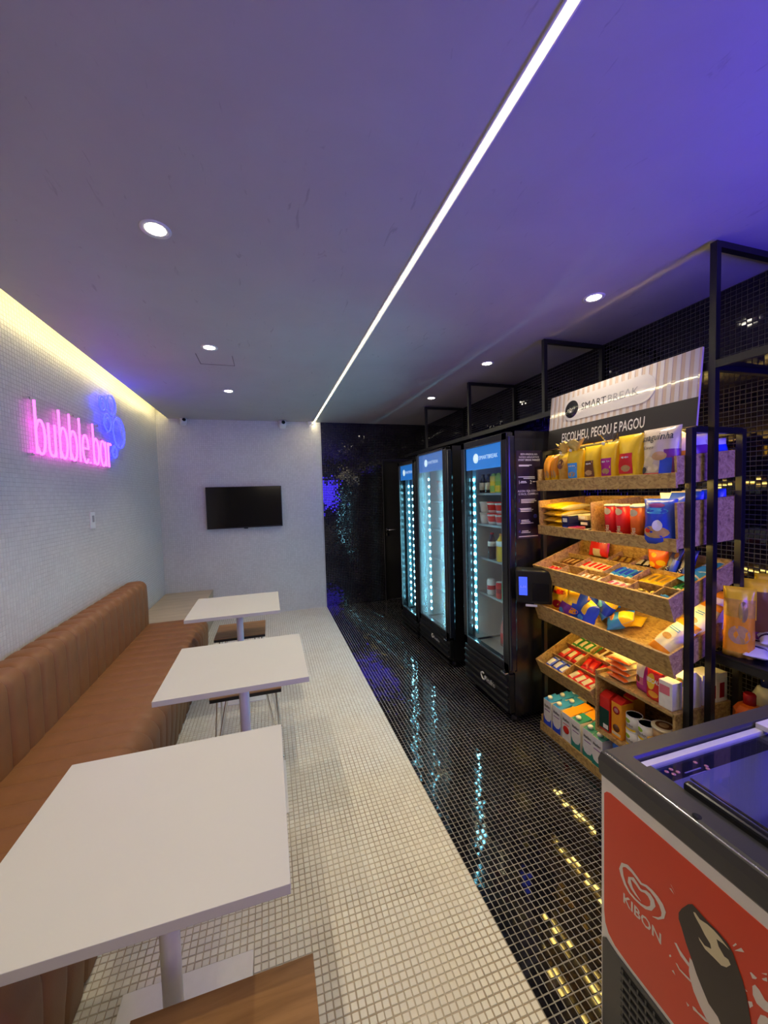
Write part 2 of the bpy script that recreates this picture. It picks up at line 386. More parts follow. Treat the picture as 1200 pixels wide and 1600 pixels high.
# mosaic: 300 nearest tiles of each floor colour singly, the rest as joined fields
def near_cells(ox, oy, nu, nv, ok, n=300):
    L = []
    for i in range(nu):
        for j in range(nv):
            x, y = ox+(i+0.5)*PITCH_T, oy+(j+0.5)*PITCH_T
            if y > 2.2: break
            p = project((x, y, 0))
            if p and 0 <= p[0] < 1200 and p[1] < 1602 and ok(*p): L.append(((Vector((x, y, 0))-CAM).length, i, j))
    L.sort(); return [(i, j) for _, i, j in L[:n]]
def single_tiles(name, parent, cells, ox, oy, mat, size, tilt, seed):
    rng = random.Random(seed); h = size/2; b = size*0.06
    me = MB().add([(-h, -h, -.0005), (h, -h, -.0005), (h, h, -.0005), (-h, h, -.0005), (-h+b, -h+b, TH), (h-b, -h+b, TH), (h-b, h-b, TH), (-h+b, h-b, TH)],
                  [(4, 5, 6, 7), (0, 1, 5, 4), (1, 2, 6, 5), (2, 3, 7, 6), (3, 0, 4, 7)]).mesh(name)
    me.materials.append(mat)
    for i, j in cells:
        o = link(name, me, (), parent); o.location = (ox+(i+0.5)*PITCH_T+rng.gauss(0, .0003), oy+(j+0.5)*PITCH_T+rng.gauss(0, .0003), rng.gauss(0, .0001))
        o.rotation_euler = (rng.gauss(0, tilt), rng.gauss(0, tilt), rng.gauss(0, .01))
NY = int((YB-0.45)/PITCH_T)
OY = YB-NY*PITCH_T
NW = int((XS-XL)/PITCH_T); OW = XS-NW*PITCH_T
NB = int((XR-XS)/PITCH_T)
SWW = PITCH_T-0.0020
SW, SB = PITCH_T-0.0028, PITCH_T-0.0030
cw = near_cells(OW, OY, NW, NY, lambda u, v: u > 505)
cb = near_cells(XS, OY, NB, NY, lambda u, v: u < 936)
sw, sb = set(cw), set(cb)
single_tiles('white_tile', floor, cw, OW, OY, M_TILE_W, SW, 0.006, 1)
single_tiles('black_tile', floor, cb, XS, OY, M_TILE_B, SB, 0.008, 2)
tiles('white_tile_field', (OW, OY, 0), (1, 0, 0), (0, 1, 0), NW, NY, PITCH_T, SW, TH, M_TILE_W, 0.006, floor, 3, lambda i, j: np.array([(a, b) not in sw for a, b in zip(i, j)]))
tiles('black_tile_field', (XS, OY, 0), (1, 0, 0), (0, 1, 0), NB, NY, PITCH_T, SB, TH, M_TILE_B, 0.008, floor, 4, lambda i, j: np.array([(a, b) not in sb for a, b in zip(i, j)]))
NL = int((YB-1.3)/PITCH_T)
tiles('white_tile_field', (XL, YB-NL*PITCH_T, 0.35), (0, 1, 0), (0, 0, 1), NL, 98, PITCH_T, SWW, TH*0.6, M_TILE_WW, 0.008, wl, 5)
tiles('white_tile_field', (XL, YB, 0.0), (1, 0, 0), (0, 0, 1), NW, 111, PITCH_T, SWW, TH*0.6, M_TILE_WW, 0.008, wb, 6)
NDB = int((1.63-XS)/PITCH_T)
tiles('black_tile_field', (XS, YB, 0.0), (1, 0, 0), (0, 0, 1), NB, 107, PITCH_T, SB, TH, M_TILE_B, 0.008, wb, 7, lambda i, j: (i < NDB) | (j*PITCH_T > 2.09))
tiles('black_tile_field', (XR, YB, 0.0), (0, -1, 0), (0, 0, 1), int((YB-0.2)/PITCH_T), 107, PITCH_T, SB, TH, M_TILE_B, 0.008, wr, 8, None)

# door in the black part of the back wall
door = MB().box((1.98, YB+0.03, 1.03), (0.70, 0.045, 2.05), 0, bev=0.004).obj('door_1', [M_BLACKM]); door['kind'] = 'structure'
MB().box((1.637, YB+0.02, 1.035), (0.02, 0.09, 2.07)).box((2.325, YB+0.02, 1.035), (0.02, 0.09, 2.07)).box((1.98, YB+0.02, 2.078), (0.71, 0.09, 0.02)).obj('door_frame', M_BLACK, door)
hd = MB().tube([(1.685, YB+0.01, 1.055), (1.685, YB-0.045, 1.055), (1.70, YB-0.055, 1.055), (1.80, YB-0.055, 1.055)], 0.0095, 10).box((1.685, YB+0.002, 1.055), (0.05, 0.012, 0.05), bev=0.004)
hd.obj('door_handle', M_CHROME, door)
MB().box((1.685, YB+0.002, 0.985), (0.04, 0.012, 0.04), bev=0.004).obj('key_plate', M_CHROME, door)

# ceiling line light, set in a black profile
ll = empty('linear_ceiling_light', T(0.648, 1.5, ZC), 'long straight warm white light line set into the ceiling', 'ceiling light')
MB().box((0, (YB-0.005+YF)/2-1.5, -0.002), (0.0042, YB-YF-0.01, 0.009)).obj('led_core', M_LEDLINE, ll)
MB().box((0, (YB-0.005+YF)/2-1.5, -0.002), (0.0265, YB-YF-0.01, 0.008)).obj('diffuser', M_LEDEDGE, ll)
MB().box((-0.0155, (YB-0.005+YF)/2-1.5, -0.0015), (0.005, YB-YF-0.01, 0.009)).box((0.0155, (YB-0.005+YF)/2-1.5, -0.0015), (0.005, YB-YF-0.01, 0.009)).obj('profile', M_WMETAL, ll)
cv = MB().box((-1.1685, 1.5, ZC+0.075), (0.006, 7.7, 0.022)).obj('cove_light', M_COVE)
tag(cv, 'warm light strip hidden in the ceiling slot above the white left wall', 'ceiling light')

# downlights
def downlight(x, y, label):
    t = empty('downlight', T(x, y, ZC), label, 'ceiling light', 'round recessed ceiling downlights')
    MB().lathe([(0.040, -0.0015), (0.052, -0.004), (0.054, 0.0), (0.040, 0.0)], 28).obj('trim_ring', M_WPLASTIC, t)
    MB().lathe([(0.001, -0.0042), (0.030, -0.0036), (0.037, -0.001)], 24).obj('bulb', M_BULB, t)
    l = bpy.data.lights.new('spot', 'SPOT'); l.energy = SPOT_W; l.spot_size = R(105); l.spot_blend = 0.8; l.shadow_soft_size = 0.03; l.color = (1, 0.86, 0.62)
    o = bpy.data.objects.new('spot', l); COL.objects.link(o); o.location = (x, y, ZC-0.03)
for x, y, s in ((-0.363, 1.66, 'large round downlight on the left ceiling half, nearest of its row'),
                (-0.338, 2.845, 'small round downlight on the left ceiling half, beside the hatch outline'),
                (-0.32, 3.953, 'small round downlight on the left ceiling half, farthest of its row'),
                (1.712, 1.675, 'round downlight in the blue lit ceiling right of the light line, nearest of three'),
                (1.72, 2.733, 'small round downlight right of the light line, middle of its row of three'),
                (1.733, 3.854, 'small round downlight right of the light line, farthest of its row of three')):
    downlight(x, y, s)
for x in (-0.37,):
    l = bpy.data.lights.new('spot', 'SPOT'); l.energy = SPOT_W; l.spot_size = R(105); l.spot_blend = 0.8; l.shadow_soft_size = 0.03; l.color = (1, 0.86, 0.62)
    o = bpy.data.objects.new('spot', l); COL.objects.link(o); o.location = (x, 0.5, ZC-0.03)

# access hatch outline in the ceiling
hx0, hx1, hy0, hy1 = -0.445, -0.206, 2.977, 3.196
MB().box((hx0, (hy0+hy1)/2, ZC-0.0005), (0.004, hy1-hy0, 0.002)).box((hx1, (hy0+hy1)/2, ZC-0.0005), (0.003, hy1-hy0, 0.002)).box(((hx0+hx1)/2, hy1, ZC-0.0005), (hx1-hx0, 0.003, 0.002)).obj('hatch_joint', plain('joint', (0.08, 0.06, 0.08), 0.8), ceiling)

# ------------------------------------------------------------------ wall things
tv = empty('television', T(-0.297, YB-0.004, 1.468), 'black flat screen television hanging on the white back wall', 'television')
MB().box((0, -0.052, 0), (0.94, 0.036, 0.545), 0, bev=0.005).obj('casing', M_BLACK, tv)
MB().box((0, -0.0712, 0.004), (0.922, 0.003, 0.522), 0).obj('screen', M_SCREEN, tv)
MB().box((0, -0.018, 0), (0.4, 0.036, 0.3), 0).obj('wall_bracket', M_BLACKM, tv)
MB().box((0, -0.058, -0.277), (0.05, 0.02, 0.012), 0, bev=0.003).obj('sensor', M_BLACKG, tv)
def camera_thing(x, label, yaw, s=1.0):
    t = empty('security_camera', T(x, YB-0.05, ZC-0.002), label, 'camera', 'white security cameras under the ceiling')
    MB().lathe([(0.040*s, -0.02), (0.040*s, 0.0)], 20).obj('mount', M_WPLASTIC, t)
    q = RZ(yaw) @ RX(-22)
    MB().box((0, -0.005, -0.052*s), (0.075*s, 0.095*s, 0.066*s), 0, bev=0.022*s).obj('housing', M_WPLASTIC, t, q)
    MB().tube([(0, -0.044*s, -0.053*s), (0, -0.060*s, -0.053*s)], 0.021*s, 14).obj('lens', M_BLACKG, t, q)
camera_thing(-0.985, 'small white security camera under the ceiling in the far left corner above the television', 20)
camera_thing(0.222, 'larger white security camera with black lens, beside the end of the light line', 8, 1.15)
camera_thing(0.585, 'small white sensor camera at the very end of the ceiling light line', 50, 0.75)
sw_ = empty('light_switch', T(XL, 3.452, 1.455), 'white switch plate on the left wall below the neon sign', 'switch')
MB().box((0.006, 0, 0), (0.010, 0.078, 0.128), bev=0.003).obj('plate', M_WPLASTIC, sw_)
MB().box((0.013, 0.0, 0.012), (0.006, 0.026, 0.05), bev=0.002).obj('rocker', plain('grey_plastic', (0.35, 0.34, 0.34), 0.4), sw_)

# neon sign: one stroke tubes in front of a clear plate
neon = empty('neon_sign', T(XL+0.004, 0, 0), 'glowing pink neon sign reading bubble.bar on the white left wall', 'sign')
ND = 0.030
def ntube(pts, mat, name, parent, closed=False):
    MB().tube([(ND, y, z) for y, z in pts], 0.0068, 8, closed=closed).obj(name, mat, parent)
def arc(cy, cz, ry, rz, a0, a1, n=18): return [(cy+ry*math.cos(R(a0+(a1-a0)*k/n)), cz+rz*math.sin(R(a0+(a1-a0)*k/n))) for k in range(n+1)]
Z0, ZX, ZA = 1.887, 2.088, 2.195
def nb(y, w_=0.092):
    ntube([(y, ZA), (y, Z0)], M_PINK, 'letter_stem', neon)
    ntube([(y+0.004, 2.04)]+arc(y+w_/2, (Z0+ZX)/2, w_/2, (ZX-Z0)/2, 140, -140, 26)+[(y+0.004, 1.93)], M_PINK, 'letter_bowl', neon)
nb(2.718); nb(2.985); nb(3.118); nb(3.482)
ntube([(2.853, ZX), (2.853, 1.94)]+arc(2.89, 1.935, 0.036, 0.048, 180, 360, 14)+[(2.926, ZX), (2.926, Z0)], M_PINK, 'letter_stroke', neon)
ntube([(3.262, ZA), (3.255, Z0)], M_PINK, 'letter_stem', neon)
ntube([(3.300, 1.992), (3.392, 1.992)]+arc(3.346, (Z0+ZX)/2, 0.046, (ZX-Z0)/2, 5, 315, 28), M_PINK, 'letter_stroke', neon)
ntube([(3.418, Z0), (3.418, Z0+0.012)], M_PINK, 'letter_dot', neon)
ntube([(3.700, 2.04)]+arc(3.655, (Z0+ZX)/2, 0.048, (ZX-Z0)/2, 40, 320, 26)+[(3.700, 1.93)], M_PINK, 'letter_bowl', neon)
ntube([(3.708, ZX), (3.708, Z0)], M_PINK, 'letter_stem', neon)
ntube([(3.765, ZX), (3.765, Z0)], M_PINK, 'letter_stem', neon)
ntube([(3.767, 2.035)]+arc(3.805, 2.035, 0.036, 0.05, 170, 55, 10), M_PINK, 'letter_stroke', neon)
for cy, cz, r in ((3.705, 2.403, .056), (3.894, 2.427, .084), (3.788, 2.260, .072), (4.035, 2.211, .132), (3.906, 2.030, .050)):
    ntube([(cy+r*math.cos(k*2*math.pi/30), cz+r*math.sin(k*2*math.pi/30)) for k in range(30)], M_BLUEN, 'bubble_ring', neon, True)
    if r < .08: ntube(arc(cy, cz, r*.55, r*.55, 100, 190, 8), M_BLUEN, 'bubble_glint', neon)
MB().box((0.020, 3.25, 2.04), (0.005, 1.16, 0.36)).box((0.020, 3.905, 2.25), (0.0048, 0.44, 0.56)).obj('backing_plate', M_ACRYL, neon)
for y, z in ((2.69, 2.2), (2.69, 1.88), (3.2, 2.2), (3.6, 2.2), (3.2, 1.88), (3.8, 1.88), (3.85, 2.5), (4.0, 2.5)): MB().tube([(-0.004, y, z), (0.024, y, z)], 0.008, 10).obj('standoff', M_CHROME, neon)

# ------------------------------------------------------------------ bench
bench = empty('banquette', T(-1.2, 1.9, 0), 'long tan leather banquette with channelled back and seat along the left wall', 'bench')
def channel(prof, pitch, bulge, name):
    """padded channel: profile (x,z,nx,nz) swept across y with a rounded bulge"""
    mb = MB(); K = 8; vs = []; n = len(prof)
    for k in range(K+1):
        t = -1+2*k/K; h = bulge*((1-abs(t)**3.0)**0.5 - 1)
        for (x, z, nx, nz) in prof: vs.append((x+nx*h, t*pitch/2, z+nz*h))
    fs = [(k*n+i, k*n+i+1, (k+1)*n+i+1, (k+1)*n+i) for k in range(K) for i in range(n-1)]
    mb.add(vs, fs, 0, True)
    mb.add([v for v in vs[:n]][::-1], [tuple(range(n))]); mb.add(vs[-n:], [tuple(range(n))])
    me = mb.mesh(name); me.materials.append(M_LEATHER); return me
def norms(p):
    out = []
    for i in range(len(p)):
        a, b = p[max(i-1, 0)], p[min(i+1, len(p)-1)]
        dx, dz = b[0]-a[0], b[1]-a[1]; L = math.hypot(dx, dz) or 1
        out.append((*p[i], dz/L*1, -dx/L*1))
    return [(x, z, -nx, -nz) for x, z, nx, nz in out]
def rarc(cx, cz, r, a0, a1, n=7): return [(cx+r*math.cos(R(a0+(a1-a0)*k/n)), cz+r*math.sin(R(a0+(a1-a0)*k/n))) for k in range(n+1)]
bp_ = [(-1.298, 0.30), (-1.298, 0.79)] + rarc(-1.248, 0.80, 0.05, 180, 90, 4) + [(-1.20, 0.853)] + rarc(-1.185, 0.785, 0.068, 85, 0, 6) + [(-1.115, 0.7), (-1.115, 0.55), (-1.118, 0.40)]
sp_ = [(-1.25, 0.436), (-1.10, 0.441), (-0.90, 0.443)] + rarc(-0.715, 0.338, 0.105, 95, 10, 8) + [(-0.613, 0.28), (-0.618, 0.20), (-0.628, 0.12), (-0.638, 0.012), (-0.68, 0.012), (-0.80, 0.012)]
bp_ = norms(bp_); sp_ = norms(sp_)
me_b = channel(bp_, 0.125, 0.020, 'back_channel'); me_s = channel(sp_, 0.125, 0.013, 'seat_channel')
y = 4.05-0.0625
while y > -0.1:
    o = link('back_channel', me_b, (), bench, T(1.2, y-1.9, 0)); o = link('seat_channel', me_s, (), bench, T(1.2, y-1.9, 0)); y -= 0.125
MB().box((-0.99+1.2, 2.0-1.9, 0.2), (0.55, 4.08, 0.40)).obj('frame', M_BLACKM, bench)
pf = empty('wooden_bench', T(-1.02, 4.735, 0), 'low pale oak box seat in the far left corner beyond the leather banquette', 'bench')
MB().box((-0.0, 0.0, 0.388), (0.556, 1.348, 0.026), bev=0.002).obj('top', M_PALE, pf)
MB().box((0.262, 0, 0.1875), (0.022, 1.345, 0.375)).obj('front_panel', M_PALE, pf)
MB().box((0, -0.663, 0.1875), (0.54, 0.02, 0.375)).obj('side_panel', M_PALE, pf)

# ------------------------------------------------------------------ tables and stools
def table(x0, x1, y0, y1, cx, label, bs_=0.40):
    t = empty('cafe_table', T((x0+x1)/2, (y0+y1)/2, 0), label, 'table', 'white pedestal tables along the banquette')
    MB().box((0, 0, 0.7275), (x1-x0, y1-y0, 0.025), bev=0.0015).obj('tabletop', M_TABLE, t)
    dx = cx-(x0+x1)/2
    MB().lathe([(0.026, 0.008), (0.026, 0.712)], 24, c=(dx, 0, 0)).obj('column', M_WMETAL, t)
    MB().box((dx, 0, 0.711), (0.24, 0.24, 0.006), bev=0.001).obj('mounting_plate', M_WMETAL, t)
    MB().box((dx, 0.01, 0.006), (bs_, bs_, 0.008), bev=0.0025).lathe([(0.045, 0.010), (0.040, 0.016), (0.027, 0.018)], 24, c=(dx, 0, 0)).obj('base_plate', M_WMETAL, t)
table(-0.652, 0.012, 0.84, 1.462, -0.315, 'white square pedestal table nearest the camera, largest in the photo')
table(-0.512, 0.150, 1.81, 2.408, -0.165, 'middle of the three white square pedestal tables')
table(-0.609, 0.050, 2.963, 3.56, -0.262, 'farthest white square pedestal table, in front of the television wall', 0.36)
def stool(cx, cy, label, top=M_OAK):
    t = empty('stool', T(cx, cy, 0), label, 'stool', 'low square wooden stools on chrome legs')
    MB().box((0, 0, 0.447), (0.40, 0.37, 0.006), bev=0.0012).obj('seat', top, t)
    MB().box((0, 0, 0.434), (0.398, 0.368, 0.020)).obj('seat_underlay', M_BLACK, t)
    for sx in (-1, 1):
        for sy in (-1, 1):
            mb = MB()
            fx, fy = sx*0.19, sy*0.165
            for ax, ay in ((sx*0.165, sy*0.10), (sx*0.11, sy*0.15)):
                mb.tube([(ax, ay, 0.426), (fx, fy, 0.012)], 0.0055, 8)
            mb.lathe([(0.009, 0.0), (0.010, 0.006), (0.007, 0.014)], 10, c=(fx, fy, 0))
            mb.obj('leg', M_CHROME, t)
    MB().tube([(-0.165, -0.12, 0.418), (0.165, -0.12, 0.418)], 0.005, 8).tube([(-0.165, 0.12, 0.418), (0.165, 0.12, 0.418)], 0.005, 8).obj('cross_rod', M_CHROME, t)
stool(-0.140, 0.743, 'oak topped stool at the bottom edge of the photo, in front of the nearest table')
stool(-0.172, 2.52, 'stool with black edge seen under the middle table, on thin chrome legs')
stool(-0.272, 3.51, 'stool with brown top half under the farthest table')
# ------------------------------------------------------------------ wall shelf frame on the black wall
FX = 1.82
POST_Y = [1.16, 2.19, 3.20, 4.21]
fr = empty('wall_shelf_frame', T(FX, 2.6, 0), 'black square tube wall shelving with lacquered shelf high on the black tiled wall', 'shelving')
for k, y in enumerate(POST_Y):
    z0 = 0.0 if k == 0 else 2.115
    MB().box((0, y-2.6, (z0+2.60)/2), (0.026, 0.026, 2.60-z0)).obj('front_post', M_BLACK, fr)
    MB().box(((XR-0.02-FX)/2, y-2.6, 2.588), (XR-0.02-FX-0.026, 0.026, 0.026)).obj('top_arm', M_BLACK, fr)
    MB().box((XR-0.022-FX, y-2.6, (2.115+2.60)/2), (0.026, 0.026, 2.60-2.115)).obj('wall_post', M_BLACK, fr)
    MB().box(((XR-0.02-FX)/2, y-2.6, 2.086), (XR-0.02-FX-0.026, 0.026, 0.02)).obj('shelf_bracket', M_BLACK, fr)
MB().box(((XR-0.02-FX)/2, 0.15, 2.105), (XR-0.012-FX, 4.4, 0.018)).obj('shelf_board', M_BOARD, fr)
MB().box((-0.006, 0.15, 2.099), (0.012, 4.4, 0.032)).obj('shelf_edge', M_BLACK, fr)

# ------------------------------------------------------------------ product builders; local frame: X right, -Y front, Z up
def frame(x, y, z, tilt=0.0):
    """right-hand display frame: a to the right (world -Y), b to the back (world +X, rising by tilt), c up"""
    s, c = math.sin(R(tilt)), math.cos(R(tilt))
    return Matrix(((0, c, -s, x), (-1, 0, 0, y), (0, s, c, z), (0, 0, 0, 1)))
LAY = RX(-90)          # lying on its back, front up, top away
def pack(name, w_, h, d, mats, matf=None, seed=0, nu=10, nv=12, flat=0.10, wr=0.004, stand=False, p=2.6):
    """pillow bag / flow pack: crimped at top and bottom, wrinkled. returns object, surf(x,z)"""
    rng = random.Random(seed); off = Vector((rng.uniform(0, 50), rng.uniform(0, 50), rng.uniform(0, 50)))
    def th(u, v):
        a = max(0.0, 1-abs(u)**p)**0.6
        if stand and v < 0.45: bb = 1.0 if v > .06 else 0.75+v*4
        else:
            vv = (v-0.45)/0.55 if stand else abs(2*v-1)
            bb = max(0.0, 1-abs(vv)**2.4)**0.7
        return d/2*a*bb
    def fy(u, v):
        n = noise.noise(Vector((u*2.2, v*3.4, 0))+off)+0.5*noise.noise(Vector((u*5, v*8, 3))+off)
        return -th(u, v)+n*wr*min(1, th(u, v)/(d*0.2)) - 0.0006
    def wid(v): return w_/2*(1-0.05*math.sin(math.pi*v)+0.012*math.sin(v*19+seed))
    mb = MB(); n = nu+1
    for side in (0, 1):
        vs = []
        for j in range(nv+1):
            v = j/nv
            for i in range(n):
                u = -1+2*i/nu; x = u*wid(v)
                y = fy(u, v) if side == 0 else -fy(u, v)*(1.0 if not stand else 0.95)
                vs.append((x, y, v*h))
        k = len(mb.v); mb.v += vs
        for j in range(nv):
            for i in range(nu):
                f = (k+j*n+i, k+j*n+i+1, k+(j+1)*n+i+1, k+(j+1)*n+i)
                mb.f.append(f if side == 0 else f[::-1]); mb.m.append(matf(-1+2*(i+.5)/nu, (j+.5)/nv, side) if matf else 0); mb.sm.append(True)
    # seal rims: stitch the borders of both sides
    k2 = n*(nv+1)
    for j in range(nv):
        for i in (0, nu):
            mb.f.append((j*n+i, (j+1)*n+i, k2+(j+1)*n+i, k2+j*n+i)); mb.m.append(0); mb.sm.append(True)
    for i in range(nu):
        for j in (0, nv):
            mb.f.append((j*n+i, j*n+i+1, k2+j*n+i+1, k2+j*n+i)); mb.m.append(0); mb.sm.append(True)
    o = mb.obj(name, mats)
    def surf(x, z):
        v = min(1, max(0, z/h)); u = min(1, max(-1, x/max(1e-5, wid(v))))
        return fy(u, v)
    return o, surf
def patch(parent, surf, x, z, w_, h, mat, name='label', n=5, ell=False, off=0.0012):
    """printed patch following the bag's front"""
    mb = MB()
    if ell:
        vs = [(x, surf(x, z)-off, z)]
        for r in (0.5, 1.0):
            for k in range(16):
                px, pz = x+w_/2*r*math.cos(k*math.pi/8), z+h/2*r*math.sin(k*math.pi/8); vs.append((px, surf(px, pz)-off, pz))
        fs = [(0, 1+k, 1+(k+1) % 16) for k in range(16)]+[(1+k, 17+k, 17+(k+1) % 16, 1+(k+1) % 16) for k in range(16)]
    else:
        vs = []; fs = []
        for j in range(n+1):
            for i in range(n+1):
                px, pz = x-w_/2+w_*i/n, z-h/2+h*j/n; vs.append((px, surf(px, pz)-off, pz))
        fs = [(j*(n+1)+i, j*(n+1)+i+1, (j+1)*(n+1)+i+1, (j+1)*(n+1)+i) for j in range(n) for i in range(n)]
    mb.add(vs, fs, 0, True)
    return mb.obj(name, mat, parent)
FLAT = lambda y0: (lambda x, z: y0)
def carton(name, w_, d, h, mats, mi=(0, 0, 0), bev=0.002):
    """box carton standing on its base; material 0"""
    return MB().box((0, 0, h/2), (w_, d, h), 0, bev=bev).obj(name, mats)
def put(o, F, a, b, c=0.0, rz=0.0, rx=0.0, lay=False, label=None, cat=None, group=None, ry=0.0):
    o.matrix_basis = F @ T(a, b, c) @ RZ(rz) @ RX(rx) @ RY(ry) @ (LAY if lay else Matrix.Identity(4))
    return tag(o, label, cat, group)
def putc(src, F, a, b, c=0.0, rz=0.0, rx=0.0, lay=False, label=None, group=None, ry=0.0):
    return clone(src, F @ T(a, b, c) @ RZ(rz) @ RX(rx) @ RY(ry) @ (LAY if lay else Matrix.Identity(4)), label, group)
def pm(name, col, rough=0.27, var=0.10, scale=40): return plain(name, col, rough, var=var, scale=scale, bump=0.5, bscale=55)
C_YEL = pm('yellow_film', (0.95, 0.60, 0.02)); C_ORA = pm('orange_film', (0.92, 0.36, 0.02)); C_AMB = pm('amber_film', (0.70, 0.38, 0.05), var=0.3, scale=60)
C_RED = pm('red_film', (0.75, 0.025, 0.018)); C_CRIM = pm('crimson_film', (0.42, 0.008, 0.02)); C_BLU = pm('blue_film', (0.02, 0.07, 0.68)); C_NAVY = pm('navy_film', (0.01, 0.015, 0.12))
C_SKY = pm('sky_film', (0.05, 0.32, 0.80)); C_WHT = pm('white_film', (0.84, 0.82, 0.79)); C_PUR = pm('purple_film', (0.20, 0.03, 0.26)); C_MAG = pm('magenta_film', (0.45, 0.02, 0.25))
C_PNK = pm('pink_film', (0.70, 0.15, 0.25)); C_GRN = pm('green_film', (0.05, 0.28, 0.06)); C_TEAL = pm('teal_print', (0.03, 0.25, 0.20)); C_BRN = pm('brown_film', (0.16, 0.06, 0.02)); C_TAN = pm('toast_print', (0.55, 0.33, 0.13), var=0.3)
C_BLK = pm('black_film', (0.015, 0.014, 0.016)); C_GLD = plain('gold_foil', (0.75, 0.55, 0.12), 0.28, metal=0.7); C_CRM = pm('cream_film', (0.80, 0.68, 0.45), var=0.15); C_DGRN = pm('dark_green_print', (0.01, 0.06, 0.04))
C_TIN = plain('tin', (0.78, 0.78, 0.76), 0.5, metal=0.0); C_DTXT = pm('ink', (0.02, 0.02, 0.03), 0.5)

# ------------------------------------------------------------------ refrigerators
def lathe_obj(name, prof, mat, parent=None, n=16, M=None): return MB().lathe(prof, n).obj(name, mat, parent, M)
C_COLA = pm('cola', (0.05, 0.012, 0.006), 0.1); C_JUICE = pm('orange_juice', (0.85, 0.45, 0.03), 0.15); C_DBOT = pm('dark_bottle_glass', (0.02, 0.015, 0.01), 0.08)
C_GBOT = pm('green_bottle_glass', (0.04, 0.35, 0.16), 0.1); C_PINKB = pm('pink_drink', (0.6, 0.2, 0.17), 0.15); C_LIME = pm('lime_carton', (0.35, 0.55, 0.06)); C_CLRB = pm('clear_bottle_plastic', (0.45, 0.40, 0.42), 0.12)
def bottle(h, r, body, label, cap, kind='bottle', neck=0.35, lz=(0.35, 0.6), name='drink_bottle'):
    t = empty(name)
    hb = h*(1-neck)
    lathe_obj('body', [(r*.8, 0), (r, .006), (r, hb*.9), (r*.92, hb), (r*.55, hb+h*neck*.45), (r*.36, hb+h*neck*.7), (r*.36, h*.95)], body, t)
    lathe_obj('label', [(r*1.012, h*lz[0]*(1-neck*.3)), (r*1.012, h*lz[1]*(1-neck*.3))], label, t)
    lathe_obj('cap', [(r*.42, h*.94), (r*.42, h-.002), (r*.3, h)], cap, t, 12)
    return t
def can(h, r, body, band, name='drink_can'):
    t = empty(name)
    MB().lathe([(r*.82, 0), (r, h*.06), (r, h*.35), (r, h*.62), (r, h*.9), (r*.84, h*.97), (r*.84, h)], 18, mis=[0, 0, 1, 0, 0, 0]).obj('body', [body, band], t)
    lathe_obj('lid', [(r*.84, h-.001), (r*.84, h+.001), (r*.78, h+.001)], C_TIN, t, 18)
    return t
def cup(h, r, body, band, lid, name='cup'):
    t = empty(name)
    MB().lathe([(r*.78, 0), (r*.83, h*.25), (r*.95, h*.75), (r, h*.93)], 18, mis=[0, 1, 0]).obj('body', [body, band], t)
    lathe_obj('lid', [(r*1.05, h*.92), (r*1.05, h*.97), (r*.98, h)], lid, t, 18)
    return t
